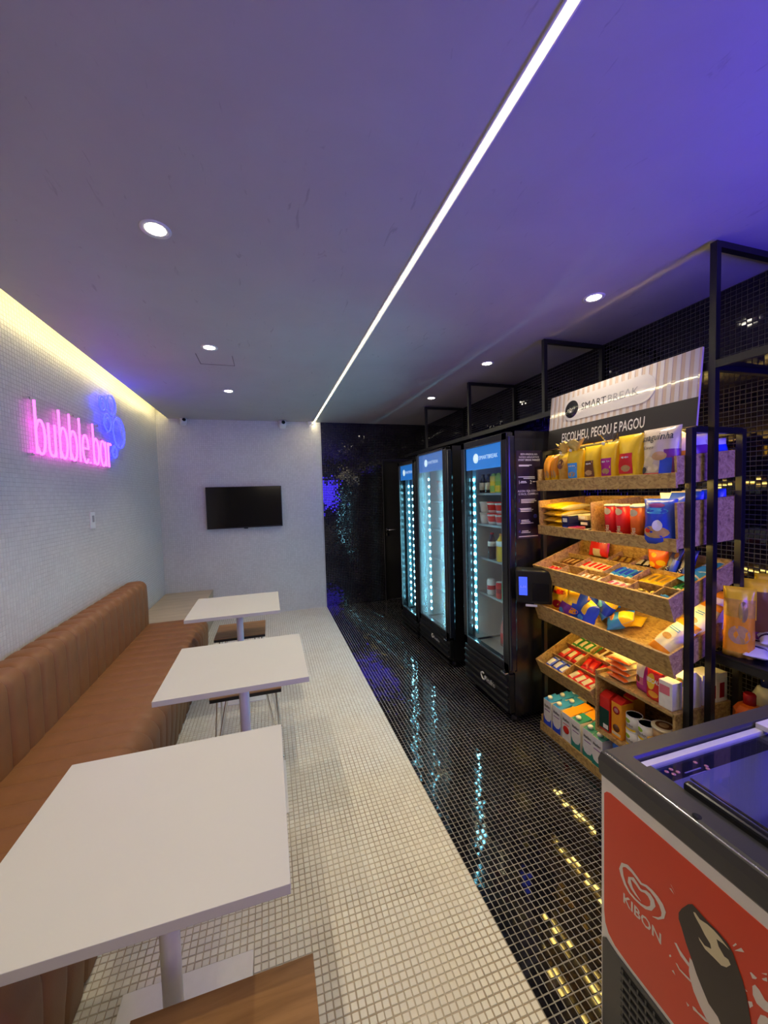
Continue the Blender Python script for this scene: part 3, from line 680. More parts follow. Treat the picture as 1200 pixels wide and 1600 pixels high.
def refrigerator(x, y0, y1, ztop, gz0, gz1, hz0, glass, label, shelves, led, tint):
    """upright glass door refrigerator: front at x, from y0 (near) to y1 (far)"""
    W = y1-y0; D = 0.62; F = frame(x, y1, 0)          # a: 0 far .. W near
    t = empty('refrigerator', F, label, 'refrigerator')
    inn = plain('fridge_liner_'+tint, {'grey': (0.72, 0.70, 0.68), 'dark': (0.30, 0.52, 0.60)}[tint], 0.35)  # teal liner has the cyan LED light put into its base colour
    zb = gz0-0.06
    sh = MB()
    sh.box((0.02, D/2+.03, (zb+ztop)/2), (0.04, D-.06, ztop-zb)).box((W-0.02, D/2+.03, (zb+ztop)/2), (0.04, D-.06, ztop-zb))
    sh.box((W/2, D-.02, (zb+ztop)/2), (W, 0.04, ztop-zb)).box((W/2, D/2+.03, ztop-.025), (W, D-.06, 0.05)).box((W/2, D/2+.02, (zb+.06)/2), (W-.01, D-.05, zb-.06))
    sh.obj('cabinet', M_BLACKG if tint == 'x' else plain('black_enamel', (0.010, 0.010, 0.012), 0.25), t)
    li = MB()
    li.box((W/2, D-.0425, (zb+ztop)/2), (W-.08, 0.005, ztop-zb-.05)).box((W-.0425, D/2+.02, (zb+ztop)/2), (0.005, D-.11, ztop-zb-.05)).box((.0425, D/2+.02, (zb+ztop)/2), (0.005, D-.11, ztop-zb-.05)).box((W/2, D/2+.02, zb+.003), (W-.08, D-.10, 0.006))
    li.obj('liner', inn, t)
    # door
    d = empty('door', None, None, None, None, t)
    fw = 0.055
    zt, z0 = ztop-0.01, gz0-0.065
    g0, g1 = 0.055, W-0.055
    mb = MB()
    mb.box((g0/2, 0.02, (zt+z0)/2), (g0, 0.05, zt-z0), bev=.004).box((W-(W-g1)/2, 0.02, (zt+z0)/2), (W-g1, 0.05, zt-z0), bev=.004)
    mb.box((W/2, 0.02, (zt+gz1)/2), (W, 0.05, zt-gz1), bev=.004).box((W/2, 0.02, (z0+gz0)/2), (W, 0.05, gz0-z0), bev=.004)
    mb.obj('door_frame', plain('black_enamel', (0.010, 0.010, 0.012), 0.25), d)
    tr = MB(); e = .006
    tr.box((g0, -.004, (gz0+gz1)/2), (e, .008, gz1-gz0)).box((g1, -.004, (gz0+gz1)/2), (e, .008, gz1-gz0)).box((W/2, -.004, gz0), (g1-g0, .008, e*1.6)).box((W/2, -.004, gz1), (g1-g0, .008, e))
    tr.obj('door_trim', plain('grey_gasket', (0.13, 0.135, 0.14), 0.25, metal=0.4), d)
    MB().box((W/2, 0.004, (gz0+gz1)/2), (g1-g0, 0.004, gz1-gz0)).obj('glass', glass, d)
    MB().box((W+0.012, 0.02, (zt+z0)/2), (0.024, 0.045, zt-z0-.05), bev=.008).obj('handle', plain('dark_navy_plastic', (0.010, 0.011, 0.02), 0.22), d)
    # header
    h = MB().box((W/2, 0.014, (hz0+gz1)/2), (g1-g0-.01, 0.010, gz1-hz0-.004)).obj('header', M_HEADER, t)
    ME = MB().lathe([(0.001, 0), (0.036, 0.0), (0.036, 0.002), (0.001, 0.002)], 24).obj('emblem', M_HEADERT, h, T(W*.34, 0.008, (hz0+gz1)/2) @ RX(90))
    text('lettering', 'SMARTBREAK', 0.030, M_HEADERT, h, T(W*.34+.165, 0.0075, (hz0+gz1)/2-.014), width=0.24)
    # light strips at both sides
    for a in led:
        s = MB().box((a, 0.072, (gz0+hz0)/2+.01), (0.040, 0.010, hz0-gz0-.02)).obj('light_strip', plain('glow_tinted_board', (0.16, 0.42, 0.50), 0.35), t)  # teal board colour imitates the glow around the LEDs
        n = 19; me = None
        for k in range(n):
            z = gz0+.07+(hz0-gz0-.14)*k/(n-1)
            if me is None:
                me = MB().box((0, 0, 0), (0.017, 0.006, 0.019), bev=.0025).mesh('led'); me.materials.append(M_FLED)
            link('led', me, (), s, T(a, 0.064, z))
    for z in shelves:
        mb = MB().box((W/2, 0.10, z-.004), (W-.10, .010, .016)).box((W/2, D-.07, z-.004), (W-.10, .008, .010))
        for k in range(15): mb.tube([(0.06+(W-.12)*k/14, 0.10, z), (0.06+(W-.12)*k/14, D-.07, z)], .0025, 6)
        mb.obj('shelf', plain('shelf_wire', (0.45, 0.50, 0.52), 0.3, metal=0.3), t)
    # plinth with louvres
    pz = gz0-0.075
    MB().box((W/2, 0.020, (pz+.09)/2), (W, 0.04, pz-.09), bev=.008).obj('plinth', M_BLACK, t)
    for k in range(5):
        MB().box((W/2, -0.004, pz-.045-k*.052), (W-.02, 0.016, 0.020), rot=Matrix.Rotation(R(25), 3, 'X'), bev=.003).obj('louvre', M_BLACK, t)
    for a in (0.06, W-.06):
        for b in (0.08, D-.08): MB().lathe([(0.025, 0), (0.025, .02), (.012, .03), (.012, .065)], 14, c=(a, b, 0)).obj('foot', M_BLACK, t)
    MB().box((W-.04, -0.002, gz0-.07), (0.05, 0.05, 0.012), bev=.003).obj('hinge', M_CHROME if tint == 'grey' else M_BLACK, t)
    return t, F
F1 = refrigerator(1.50, 2.165, 2.775, 1.985, 0.430, 1.925, 1.755, M_GLASS, 'black glass door refrigerator nearest the snack rack, stocked with drinks', [0.79, 1.07, 1.335, 1.575], (0.075, 0.535), 'grey')
F2 = refrigerator(1.50, 3.055, 3.755, 2.000, 0.330, 1.970, 1.795, M_FOG, 'middle black refrigerator with hazy glass door', [0.62, 0.93, 1.22, 1.50], (0.165, 0.60), 'grey')
F3 = refrigerator(1.50, 3.80, 4.345, 1.960, 0.250, 1.910, 1.74, M_GLASS, 'farthest black refrigerator, glowing blue and empty looking, beside the door', [], (0.17, 0.30), 'dark')
# maker's mark on the plinths
def mark(F, a, z, s, fr_):
    e = MB().tube([(math.cos(R(k))*s*.5+(s*.12 if k > 180 else 0), 0, math.sin(R(k))*s*.5) for k in range(60, 400, 20)], s*.11, 6).obj('maker_emblem', M_WPLASTIC, fr_, T(a-.062, -0.016, z))
    text('maker_lettering', 'Metalfrio', s*.8, M_WPLASTIC, fr_, T(a+.035, -0.0185, z-s*.4), width=.13)
mark(F1[1], 0.36, 0.215, 0.05, F1[0]); mark(F2[1], 0.42, 0.195, 0.035, F2[0])
# stock of the nearest refrigerator
FA = F1[1]
g1_ = 'drinks on the shelves of the nearest refrigerator'
b0 = bottle(0.145, 0.030, C_DBOT, C_CRM, C_BLK, neck=.42, lz=(.18, .62)); put(b0, FA, 0.115, 0.125, 1.58, label='dark glass bottle with cream label, leftmost on the top shelf of the nearest refrigerator', cat='bottle', group=g1_)
putc(b0, FA, 0.195, 0.125, 1.58, label='dark glass bottle with cream label, second from the left on the top refrigerator shelf')
def juice(colour, label):
    t = empty('juice_carton', None, label, 'carton', g1_)
    MB().box((0, 0, .062), (.062, .055, .124), bev=.003).obj('body', C_LIME if colour else C_YEL, t)
    MB().box((0, -.028, .030), (.058, .002, .045)).obj('label', C_YEL if colour else C_LIME, t)
    MB().prism([(-.031, .124), (.031, .124), (.012, .143), (-.012, .143)], -.02, .02).obj('top', C_LIME, t)
    return t
for k, (a, nm) in enumerate(((0.282, 'yellow green juice carton left of two more on the top refrigerator shelf'), (0.352, 'green juice carton, middle one on the top refrigerator shelf'), (0.42, 'green juice carton at the right end of the top refrigerator shelf'))):
    put(juice(k > 0, nm), FA, a, 0.125, 1.58)
c0 = cup(.085, .050, C_WHT, C_WHT, C_WHT); put(c0, FA, .125, .14, 1.34, label='white cup with pale lid, lower left of the stacked cups in the nearest refrigerator', cat='cup', group='stacked cups in the nearest refrigerator')
putc(c0, FA, .125, .14, 1.426, label='white cup with pale lid, upper left of the stacked cups in the nearest refrigerator')
c1 = cup(.085, .050, C_WHT, C_RED, C_RED); put(c1, FA, .232, .14, 1.34, label='red banded white cup, lower middle of the stacked cups in the refrigerator', cat='cup', group='stacked cups in the nearest refrigerator')
for a, z, s in ((.232, 1.426, 'red banded white cup, upper middle of the stacked cups'), (.338, 1.34, 'red banded white cup, lower row, third from the left'), (.338, 1.426, 'red banded white cup, upper row, third from the left'), (.444, 1.34, 'red banded cup at the right end of the lower row of stacked cups'), (.444, 1.426, 'red banded cup at the right end of the upper row of stacked cups')):
    putc(c1, FA, a, .14, z, label=s+' in the refrigerator' if len(s) < 56 else s)
b1 = bottle(.20, .032, C_COLA, C_WHT, C_RED, lz=(.55, .75)); put(b1, FA, .235, .12, 1.076, label='cola bottle with red cap beside the orange juice on the middle refrigerator shelf', cat='bottle', group=g1_)
b2 = bottle(.205, .040, C_JUICE, C_WHT, C_ORA, lz=(.6, .8), neck=.28); put(b2, FA, .36, .12, 1.076, label='orange juice bottle on the middle refrigerator shelf', cat='bottle', group=g1_)
k0 = can(.120, .032, C_WHT, C_RED); put(k0, FA, .215, .12, .796, label='white and red drink can, leftmost on the lower refrigerator shelf', cat='can', group=g1_)
k1 = can(.120, .032, C_RED, C_CRIM); put(k1, FA, .335, .12, .796, label='red drink can, middle of the lower refrigerator shelf', cat='can', group=g1_)
putc(k1, FA, .395, .21, .796, label='red drink can standing behind the green bottle on the lower refrigerator shelf')
b3 = bottle(.215, .033, C_GBOT, C_GRN, C_RED); put(b3, FA, .418, .115, .796, label='green glass bottle at the right end of the lower refrigerator shelf', cat='bottle', group=g1_)
b4 = bottle(.30, .052, C_PINKB, C_RED, C_WHT, neck=.5, lz=(.1, .4)); put(b4, FA, .375, .15, .445, label='large pink drink bottle on the floor of the nearest refrigerator', cat='bottle', group=g1_)
# stock of the middle refrigerator, seen through the haze
FB = F2[1]; g2_ = 'goods in the middle refrigerator'
c2 = cup(.10, .055, C_RED, C_CRIM, C_RED); put(c2, FB, .34, .13, 1.505, label='red cup on the top shelf of the hazy middle refrigerator, lower of two', cat='cup', group=g2_)
putc(c2, FB, .34, .13, 1.606, label='red cup on the top shelf of the hazy middle refrigerator, upper of two')
c3 = cup(.12, .052, C_WHT, C_PNK, C_WHT); put(c3, FB, .37, .13, 1.225, label='white and pink cup on the second shelf of the hazy middle refrigerator', cat='cup', group=g2_)
c4 = can(.12, .034, C_TIN, C_WHT); put(c4, FB, .36, .13, .935, label='pale can on the third shelf of the hazy middle refrigerator', cat='can', group=g2_)
y1, _ = pack('snack_bag', .17, .22, .09, [C_CRM, C_YEL], lambda u, v, s: 0 if v < .5 else 1, 3); put(y1, FB, .36, .15, .625, label='yellowish bag on the lowest shelf of the hazy middle refrigerator', cat='bag', group=g2_)
putc(y1, FB, .40, .15, .34, label='yellowish bag on the floor of the hazy middle refrigerator')

# poster and payment terminal on the near side of the nearest refrigerator
po = empty('poster', T(1.668, 2.1635, 1.563), 'dark violet instruction poster with white lettering on the side of the nearest refrigerator', 'poster')
MB().box((0, 0, 0), (0.196, 0.002, 0.585)).obj('sheet', plain('poster_violet', (0.022, 0.012, 0.030), 0.35), po)
PW = plain('poster_white', (0.72, 0.68, 0.78), 0.5); PB = plain('poster_blue', (0.06, 0.06, 0.40), 0.5)
for s, x, z, h, w_ in (('BEM-VINDOS AO', 0, .262, .012, .13), ('NOSSO APLICATIVO', 0, .243, .012, .155), ('SMART BREAK MARKET', 0, .224, .013, .17), ('AGORA VEJA COMO', -.012, .018, .014, .155), ('\u00c9 F\u00c1CIL COMPRAR', -.005, -.002, .014, .155)):
    text('lettering', s, h, PW, po, T(x, -.0018, z), width=w_)
for s, x, z, m_ in (('1', -.078, .072, PW), ('2', .012, .072, PW), ('1', -.080, -.05, PB), ('2', -.080, -.110, PB), ('3', -.080, -.185, PB), ('4', -.080, -.255, PB)): text('numeral', s, .024, m_, po, T(x, -.0018, z))
for x, z, w_ in ((-.03, .196, .10), (-.04, .19, .08), (-.02, .118, .13), (0, .108, .09), (-.045, .088, .04), (-.045, .080, .05), (.045, .086, .035), (-.01, -.032, .11), (-.005, -.042, .12), (-.015, -.052, .10), (-.03, -.092, .09), (-.02, -.100, .10), (-.025, -.110, .09), (-.035, -.17, .06), (-.03, -.18, .07), (-.02, -.19, .10), (-.035, -.242, .05), (-.03, -.252, .07), (-.01, -.278, .15)): MB().box((x, -.0014, z), (w_, .0008, .0045)).obj('print_line', PW, po)
MB().lathe([(0.010, 0), (.014, 0), (.014, .001), (.010, .001)], 18).obj('round_mark', PB, po, T(.045, -.0012, -.145) @ RX(90))
tm = empty('payment_terminal', T(1.585, 2.045, 0.985), 'black payment terminal with small blue screen on the side of the nearest refrigerator', 'terminal')
q = RZ(-38) @ RX(12)
MB().box((0.015, 0, 0), (0.215, 0.070, 0.225), bev=.012).obj('housing', M_BLACK, tm, q)
MB().box((0.02, 0.085, 0.02), (0.10, 0.066, 0.12), bev=.006).obj('mount', M_BLACKM, tm)
MB().box((-0.048, -.0385, 0.01), (0.050, 0.003, 0.125), bev=.001).obj('screen', M_BSCREEN, tm, q)
MB().box((0.055, -.0385, -.03), (0.10, 0.003, 0.12), bev=.001).obj('card_slot_panel', M_BLACKG, tm, q)
MB().box((0.0, -.0385, -.122), (0.07, 0.012, 0.012), bev=.003).obj('white_strip', M_WPLASTIC, tm, q)
text('screen_digits', '0,00', .016, plain('pale_ink', (0.6, 0.75, 0.9), 0.5), tm, q @ T(-.048, -.0405, .0) , width=.036)
# ------------------------------------------------------------------ snack rack
RY0, RY1 = 1.20, 2.08
rk = empty('display_rack', T(1.9, 1.64, 0), 'black square tube snack rack that carries the strand board trays', 'rack')
for x in (1.725, 2.035):
    for y in (RY0-.016, RY1+.016):
        MB().box((x-1.9, y-1.64, .92), (.026, .026, 1.84), bev=.001).obj('post', M_BLACK, rk)
for y in (RY0-.016, RY1+.016): MB().box((-.02, y-1.64, 1.832), (.284, .026, .026)).obj('top_bar', M_BLACK, rk)
for x in (1.805, 2.035): MB().box((x-1.9, 0, 1.832), (.026, RY1-RY0+.006, .026)).obj('top_rail', M_BLACK, rk)
BT = .011
OSB2 = M_OSB
def tray(label, x, y, z, tilt, L, D, hf, hs, hb, div_a=(), div_b=(), hd=0.055, lamp=None):
    """strand board tray; a along the rack from the far end, b to the back"""
    F = frame(x, y, z, tilt)
    t = empty('display_tray', F, label, 'tray', 'strand board trays of the snack rack')
    def bd(name, c, d, parent=t): return MB().box(c, d, bev=.0008).obj(name, M_OSB, parent)
    bd('base_board', (L/2, D/2, BT/2), (L-2*BT, D-2*BT, BT))
    bd('front_board', (L/2, BT/2, hf/2-.007), (L, BT, hf+.014)); bd('back_board', (L/2, D-BT/2, hb/2), (L-2*BT, BT, hb))
    for a in (BT/2, L-BT/2): bd('side_board', (a, D/2, hs/2), (BT, D-2*BT, hs))
    for a, b0, b1, h in div_a: bd('divider', (a, (b0+b1)/2, BT+h/2), (.006, b1-b0-.004, h))
    if lamp is not None: MB().box((L/2, lamp, -.004), (L-.06, .010, .007)).obj('light_strip', M_TRAYLED, t)
    for b, a0, a1, h in div_b: bd('divider', ((a0+a1)/2, b, BT+h/2), (a1-a0-.004, .006, h))
    return F
LT = RY1-RY0
T1 = tray('topmost strand board tray of the snack rack, filled with yellow bags', 1.663, RY1, 1.600, 4.5, LT, .39, .052, .122, .12, lamp=.022)
T2 = tray('second strand board tray from the top, deep box holding red tubes', 1.670, RY1, 1.322, 3.3, LT, .385, .044, .200, .20, div_a=[(.417, .012, .37, .185)], lamp=.03)
T3 = tray('third strand board tray from the top, divided into many small compartments', 1.657, RY1, 1.015, 19, LT, .43, .10, .10, .10,
          div_a=[(.155, .012, .14, .055), (.30, .012, .14, .055), (.455, .012, .14, .055), (.62, .012, .14, .055), (.755, .012, .14, .055), (.19, .14, .28, .055), (.40, .14, .28, .055), (.575, .14, .28, .055), (.745, .14, .28, .055), (.30, .28, .418, .055), (.455, .28, .418, .055), (.62, .28, .418, .055)],
          div_b=[(.14, .012, LT-.012, .055), (.28, .012, LT-.012, .055)], lamp=.12)
T4 = tray('fourth strand board tray from the top, holding heaped blue snack bags', 1.661, RY1, .765, 18, LT, .43, .10, .10, .10, lamp=.12)
T5 = tray('small steep strand board tray of red and blue chocolate bars', 1.678, RY1, .400, 25, .445, .37, .092, .092, .092, div_a=[(.20, .012, .36, .055)], div_b=[(.125, .012, .43, .055), (.25, .012, .43, .055)], lamp=.10)
# open box at the near end
BX = frame(1.672, 1.632, .265)
bx = empty('open_shelf_box', BX, 'open strand board box with two levels at the near lower end of the snack rack', 'shelf box')
LB = .432
def bb(name, c, d): return MB().box(c, d, bev=.0008).obj(name, M_OSB, bx)
bb('lower_board', (LB/2, .175, .010), (LB, .35, .020)); bb('upper_board', (LB/2+.004, .175, .315), (LB-.02, .35, .016))
bb('side_board', (.007, .175, .180), (.013, .35, .32)); bb('side_board', (LB-.006, .175, .172), (.012, .35, .304)); bb('back_board', (LB/2, .345, .18), (LB-.026, .01, .30))
T6 = tray('lowest strand board tray on the floor, lined with milk cartons', 1.672, RY1, .012, 0, LT, .39, .045, .09, .09)

# ---------------- top tray goods
def tuft(o, h, seed, wd=.04):
    """gathered clear top of a tied bag with its closure clip"""
    mb = MB(); rng = random.Random(seed); n = 14; vs = []
    for j in range(6):
        for i in range(n):
            an = 2*math.pi*i/n; rr = .010+wd*(j/5)**1.2*(1+.40*math.sin(an*3+seed)+.25*rng.random()); vs.append((rr*math.cos(an), -.004+rr*.55*math.sin(an), h-.012+.062*j/5+.012*math.sin(an*5+seed)))
    mb.add(vs, [(j*n+i, j*n+(i+1) % n, (j+1)*n+(i+1) % n, (j+1)*n+i) for j in range(5) for i in range(n)], 0, True)
    mb.obj('twisted_top', plain('tuft_film', (.80, .58, .16), .12, var=.3, scale=70, bump=.8, bscale=60) if seed != 2 else M_CLEAR, o); MB().box((-.03, -.014, h-.002), (.018, .004, .014), rot=Matrix.Rotation(.4, 3, 'Y')).obj('closure_clip', C_WHT, o)
gT1 = 'bags on the topmost tray'
o, s = pack('toast_pack', .058, .192, .10, [C_ORA, C_YEL], lambda u, v, q: 0 if v > .3 else 1, 1, p=6); put(o, T1, .048, .085, BT, label='orange toast pack at the far left end of the topmost tray', cat='pack', group=gT1)
for dx in (-.012, .012): patch(o, s, dx, .075, .02, .05, C_TAN, ell=True)
putc(o, T1, .106, .09, BT, rz=-4, label='orange toast pack, second from the left on the topmost tray')
o, s = pack('bread_bag', .10, .20, .10, [C_AMB, C_YEL], lambda u, v, q: 0 if .2 < v < .8 else 1, 2, stand=True, wr=.008); put(o, T1, .178, .085, BT, label='amber see-through bread bag left of the blue labelled bag on the topmost tray', cat='bag', group=gT1)
patch(o, s, 0, .13, .05, .06, C_BRN, ell=True); tuft(o, .20, 1)
def ybag(seed, lab, txt, w_=.115, h=.205):
    o, s = pack('cookie_bag', w_, h, .085, [C_YEL, C_ORA], lambda u, v, q: 1 if v < .06 else 0, seed, stand=True, wr=.007)
    patch(o, s, -.005, h*.42, w_*.60, h*.42, lab, off=.0022); patch(o, s, -.002, h*.32, w_*.40, h*.14, C_TAN, 'picture', ell=True, off=.0030)
    mb = MB()
    for k in range(5): mb.box((-.02+k*.009, s(-.02+k*.009, h*.55)-.0032, h*.55), (.006, .0008, .006+.003*(k % 2)))
    mb.obj('print_marks', C_WHT, o)
    return o
o = ybag(11, C_SKY, None); tuft(o, .205, 3, .045); put(o, T1, .285, .062, BT, rz=4, label='yellow bag with a blue label on the topmost tray', cat='bag', group=gT1)
put(ybag(12, C_BRN, None, .12, .21), T1, .408, .062, BT, rz=-3, label='yellow bag with a dark brown picture label on the topmost tray', cat='bag', group=gT1)
o = ybag(13, C_MAG, None, .105, .215); tuft(o, .215, 2, .036); put(o, T1, .515, .060, BT, rz=5, label='yellow bag with a magenta label on the topmost tray', cat='bag', group=gT1)
o = ybag(14, C_RED, None, .135, .235); put(o, T1, .632, .062, BT, rz=-2, label='larger yellow bag with a red label on the topmost tray', cat='bag', group=gT1)
for k, (a, b, h, s_) in enumerate(((.20, .21, .235, 'left'), (.33, .215, .245, 'middle'), (.50, .21, .250, 'right'))):
    o, s = pack('bread_bag', .12, h, .10, [C_YEL, C_AMB], lambda u, v, q: 0 if v < .75 else 1, 20+k, stand=True, wr=.010); put(o, T1, a, b, BT, label='yellow bread bag in the back row of the topmost tray, %s of three' % s_, cat='bag', group=gT1)
o, s = pack('roll_bag', .175, .245, .085, [pm('clear_bag_cream', (.62, .52, .42), .2), C_RED, C_PUR], lambda u, v, q: 1 if v < .13 else (2 if (u > .45 and v < .55) else 0), 31, stand=True, wr=.009)
put(o, T1, .778, .05, BT, rx=-6, label='large clear bag of rolls reading snaguinha, at the near end of the topmost tray', cat='bag', group=gT1)
text('lettering', 'snaguinha', .034, C_DTXT, o, T(-.002, 0, .188), width=.145, surf=s, bold=.01)
text('lettering', 'Seven', .016, C_DTXT, o, T(-.035, 0, .150), width=.06, surf=s, shear=.2)
for k, (x, z, w_, h_) in enumerate(((-.03, .095, .06, .045), (.02, .115, .055, .04), (-.005, .062, .05, .036), (-.05, .055, .03, .03))): patch(o, s, x, z, w_, h_, (C_CRM, C_TAN, C_GRN, C_DTXT)[k] if k != 2 else C_CRM, 'picture', ell=True, off=.0018+.0006*k)
patch(o, s, .045, .07, .045, .07, C_BLU, 'print_panel', off=.0015)
o, s = pack('roll_bag', .09, .225, .06, [C_CRM, C_RED, C_ORA], lambda u, v, q: 1 if v < .35 else (2 if v < .6 else 0), 32, stand=True); put(o, T1, .80, .15, BT, rz=20, label='red and cream bag behind the big roll bag on the topmost tray', cat='bag', group=gT1)
o, s = pack('roll_bag', .12, .20, .06, [C_WHT, C_CRIM, C_PUR], lambda u, v, q: [0, 1, 2, 0][int(v*4) % 4], 33, stand=True); put(o, T1, .79, .25, BT, rz=60, label='striped white and dark red bag at the back near corner of the topmost tray', cat='bag', group=gT1)
o, s = pack('roll_bag', .10, .17, .05, [C_BLU, C_WHT], lambda u, v, q: 1 if v > .8 else 0, 34, stand=True); put(o, T1, .835, .325, BT, rz=80, label='blue bag in the back near corner of the topmost tray', cat='bag', group=gT1)
# sign
SGZ, SGX = 1.850, 1.758
sgt = 5.6
SM = Matrix(((0, math.cos(0), 0, 0), (-1, 0, 0, 0), (0, 0, 1, 0), (0, 0, 0, 1)))
SF = T(SGX, RY1+.012, SGZ) @ SM @ RX(-sgt)
sg = empty('rack_sign', SF, 'leaning sign on the snack rack reading SMARTBREAK and ESCOLHEU, PEGOU E PAGOU', 'sign')
SL, SH = .905, .335
M_SB = plain('sign_beige', (0.56, 0.45, 0.38), 0.06, var=.03); M_SW = plain('sign_white', (0.64, 0.61, 0.62), 0.05, var=.02); M_SK = plain('sign_black', (0.016, 0.013, 0.013), 0.4)
MB().box((SL/2, .006, SH/2), (SL, .010, SH)).obj('panel', M_SB, sg)
MB().box((SL/2, .0003, .062), (SL-.001, .0016, .123)).obj('black_band', M_SK, sg)
mb = MB(); ns = 24
for k in range(ns): mb.box((SL*(k+.5)/ns, .0006, .229), (SL/ns*.5, .0012, .211))
mb.obj('stripes', M_SW, sg)
mb = MB().box((.415, -.0003, .226), (.45, .0012, .140))
mb.lathe([(.001, 0), (.07, 0)], 24); 
MB().prism([(.19+.07*math.cos(R(a)), .226+.07*math.sin(R(a))) for a in range(90, 271, 15)]+[(.64+.07*math.cos(R(a)), .226+.07*math.sin(R(a))) for a in range(-90, 91, 15)], -.0012, .0002).obj('white_field', M_SW, sg)
em = MB().lathe([(.001, .003), (.030, .0025), (.050, .001), (.052, 0)], 32).obj('emblem', plain('emblem_dark', (.02, .02, .02), .12), sg, T(.185, -.0013, .226) @ RX(90))
M_EMB = plain('emblem_silver', (.55, .52, .48), .2, metal=.4)
lf = MB()
for an, L_ in ((-52, .034), (-20, .030), (20, .030), (52, .034)):
    pts = []
    for k in range(13):
        t_ = k/12*2*math.pi; px, pz = .006*math.sin(t_), L_/2*(1-math.cos(t_)); c_, s_ = math.cos(R(an)), math.sin(R(an)); pts.append((px*c_+pz*s_, -.004, -.022+pz*c_-px*s_))
    lf.tube(pts[:-1], .0011, 5, closed=True)
lf.obj('leaf_lines', M_EMB, sg, T(.185, -.0015, .226))
text('lettering', 'SM\u039bRT', .042, plain('sign_ink', (.03, .03, .035), .3), sg, T(.346, -.0018, .206), width=.170)
text('lettering', 'BRE\u039bK', .042, plain('sign_grey_ink', (.30, .30, .33), .3), sg, T(.533, -.0018, .206), width=.180)
text('lettering', 'ESCOLHEU, PEGOU E PAGOU', .056, M_WPLASTIC, sg, T(.395, -.0012, .034), width=.545, bold=.012)
MB().box((SL/2, .050, -.002), (SL, .03, .008)).obj('foot_ledge', M_BLACK, sg)
MB().box((SL/2, .024, .012), (SL-.08, .010, .007)).obj('light_strip', M_TRAYLED, sg)

# ---------------- second tray goods
gT2 = 'packs on the second tray'
o, s = pack('biscuit_pack', .088, .26, .043, [C_YEL, C_AMB, C_BRN], lambda u, v, q: (1 if v < .08 else 0), 41, p=5); put(o, T2, .058, .03, BT+.001, lay=True, label='amber yellow biscuit pack at the bottom of the leftmost stack on the second tray', cat='pack', group=gT2)
o.matrix_basis = T2 @ T(.058, .03, BT+.022) @ LAY
for k, wd in enumerate(('second from the bottom', 'third from the bottom')): clone(o, T2 @ T(.058+.003*k, .03, BT+.063+.041*k) @ LAY, 'amber yellow biscuit pack, %s in the leftmost stack of the second tray' % wd)
clone(o, T2 @ T(.055, .018, BT+.146) @ RZ(-6) @ LAY, 'yellow biscuit pack on top of the leftmost stack on the second tray')
o, s = pack('wafer_pack', .066, .24, .040, [C_YEL, C_CRM], lambda u, v, q: 1 if abs(u) > .7 else 0, 42, p=5); put(o, T2, .140, .03, BT+.020, lay=True, label='lemon yellow wafer pack at the bottom of the second stack on the second tray', cat='pack', group=gT2)
o.matrix_basis = T2 @ T(.140, .03, BT+.020) @ LAY
for k, wd in enumerate(('second from the bottom', 'third from the bottom', 'on top')): clone(o, T2 @ T(.142-.002*k, .03+.006*k, BT+.059+.040*k) @ LAY, 'lemon yellow wafer pack, %s of the second stack on the second tray' % wd)
def block(name, w_, h_, d_, m1, m2, label, a, b, c, rz=0, group=gT2):
    o = MB().box((0, 0, h_/2), (w_, d_, h_), 0, bev=.004).obj(name, [m1]); MB().box((0, -d_/2-.0006, h_/2), (w_*.6, .0012, h_*.5)).obj('label', m2, o); MB().box((0, 0, h_+.0006), (w_*.7, d_*.6, .0012)).obj('top_label', m2, o)
    return put(o, T2, a, b, c, rz=rz, label=label, cat='box', group=group)
block('biscuit_box', .055, .050, .16, C_NAVY, C_BLU, 'navy biscuit box at the bottom of the navy stack on the second tray', .207, .11, BT)
block('biscuit_box', .055, .045, .16, C_NAVY, C_WHT, 'navy biscuit box on top of the navy stack on the second tray', .207, .11, BT+.051)
block('candy_box', .062, .036, .07, C_PNK, C_MAG, 'small pink box at the front of the second tray', .268, .055, BT)
for k, (a, c, wd) in enumerate(((.268, .0, 'lowest'), (.272, .034, 'middle'), (.268, .068, 'topmost'))):
    block('biscuit_box', .075, .032, .13, C_BLK if k != 2 else C_CRM, C_WHT, 'flat dark and white box, %s of the pile behind the small pink box' % wd, a, .165, BT+c, rz=(-4, 6, -3)[k])
for k, (a, b) in enumerate(((.325, .07), (.360, .085), (.335, .15))):
    o, s = pack('chocolate_pack', .05, .10, .024, [C_NAVY, C_WHT], lambda u, v, q: 1 if .35 < v < .55 else 0, 45+k); put(o, T2, a, b-.05, BT+.014, rz=(-12, 15, 4)[k], lay=True, label='navy and white packet lying %s on the second tray' % ('left of the divider', 'against the divider', 'behind two others by the divider')[k], cat='packet', group=gT2)
def tube_can(m1, m2, label, a, b):
    t = empty('crisp_tube', None, label, 'tube', 'red crisp tubes on the second tray'); h, r = .172, .0345
    lathe_obj('body', [(r, 0), (r, h*.96)], m1, t, 24); lathe_obj('lid', [(r*1.03, h*.95), (r*1.03, h*.99), (r*.9, h)], C_WHT, t, 24); lathe_obj('base_rim', [(r*1.01, 0), (r*1.01, .004)], C_TIN, t, 24)
    sf = lambda x, z: -math.sqrt(max(1e-6, r*r-x*x))
    patch(t, sf, 0, h*.80, .040, .034, C_CRM, 'label', ell=True)
    text('lettering', 'Pringles', .026, C_CRM, t, T(-.003, 0, h*.13), width=.088, surf=sf, vertical=True, bold=.015)
    put(t, T2, a, b, BT)
C_RO = pm('red_orange_film', (.90, .16, .015)); C_PR = pm('red_tube', (.78, .018, .03))
tube_can(C_PR, C_CRM, 'red crisp tube, leftmost of four on the second tray', .500, .07)
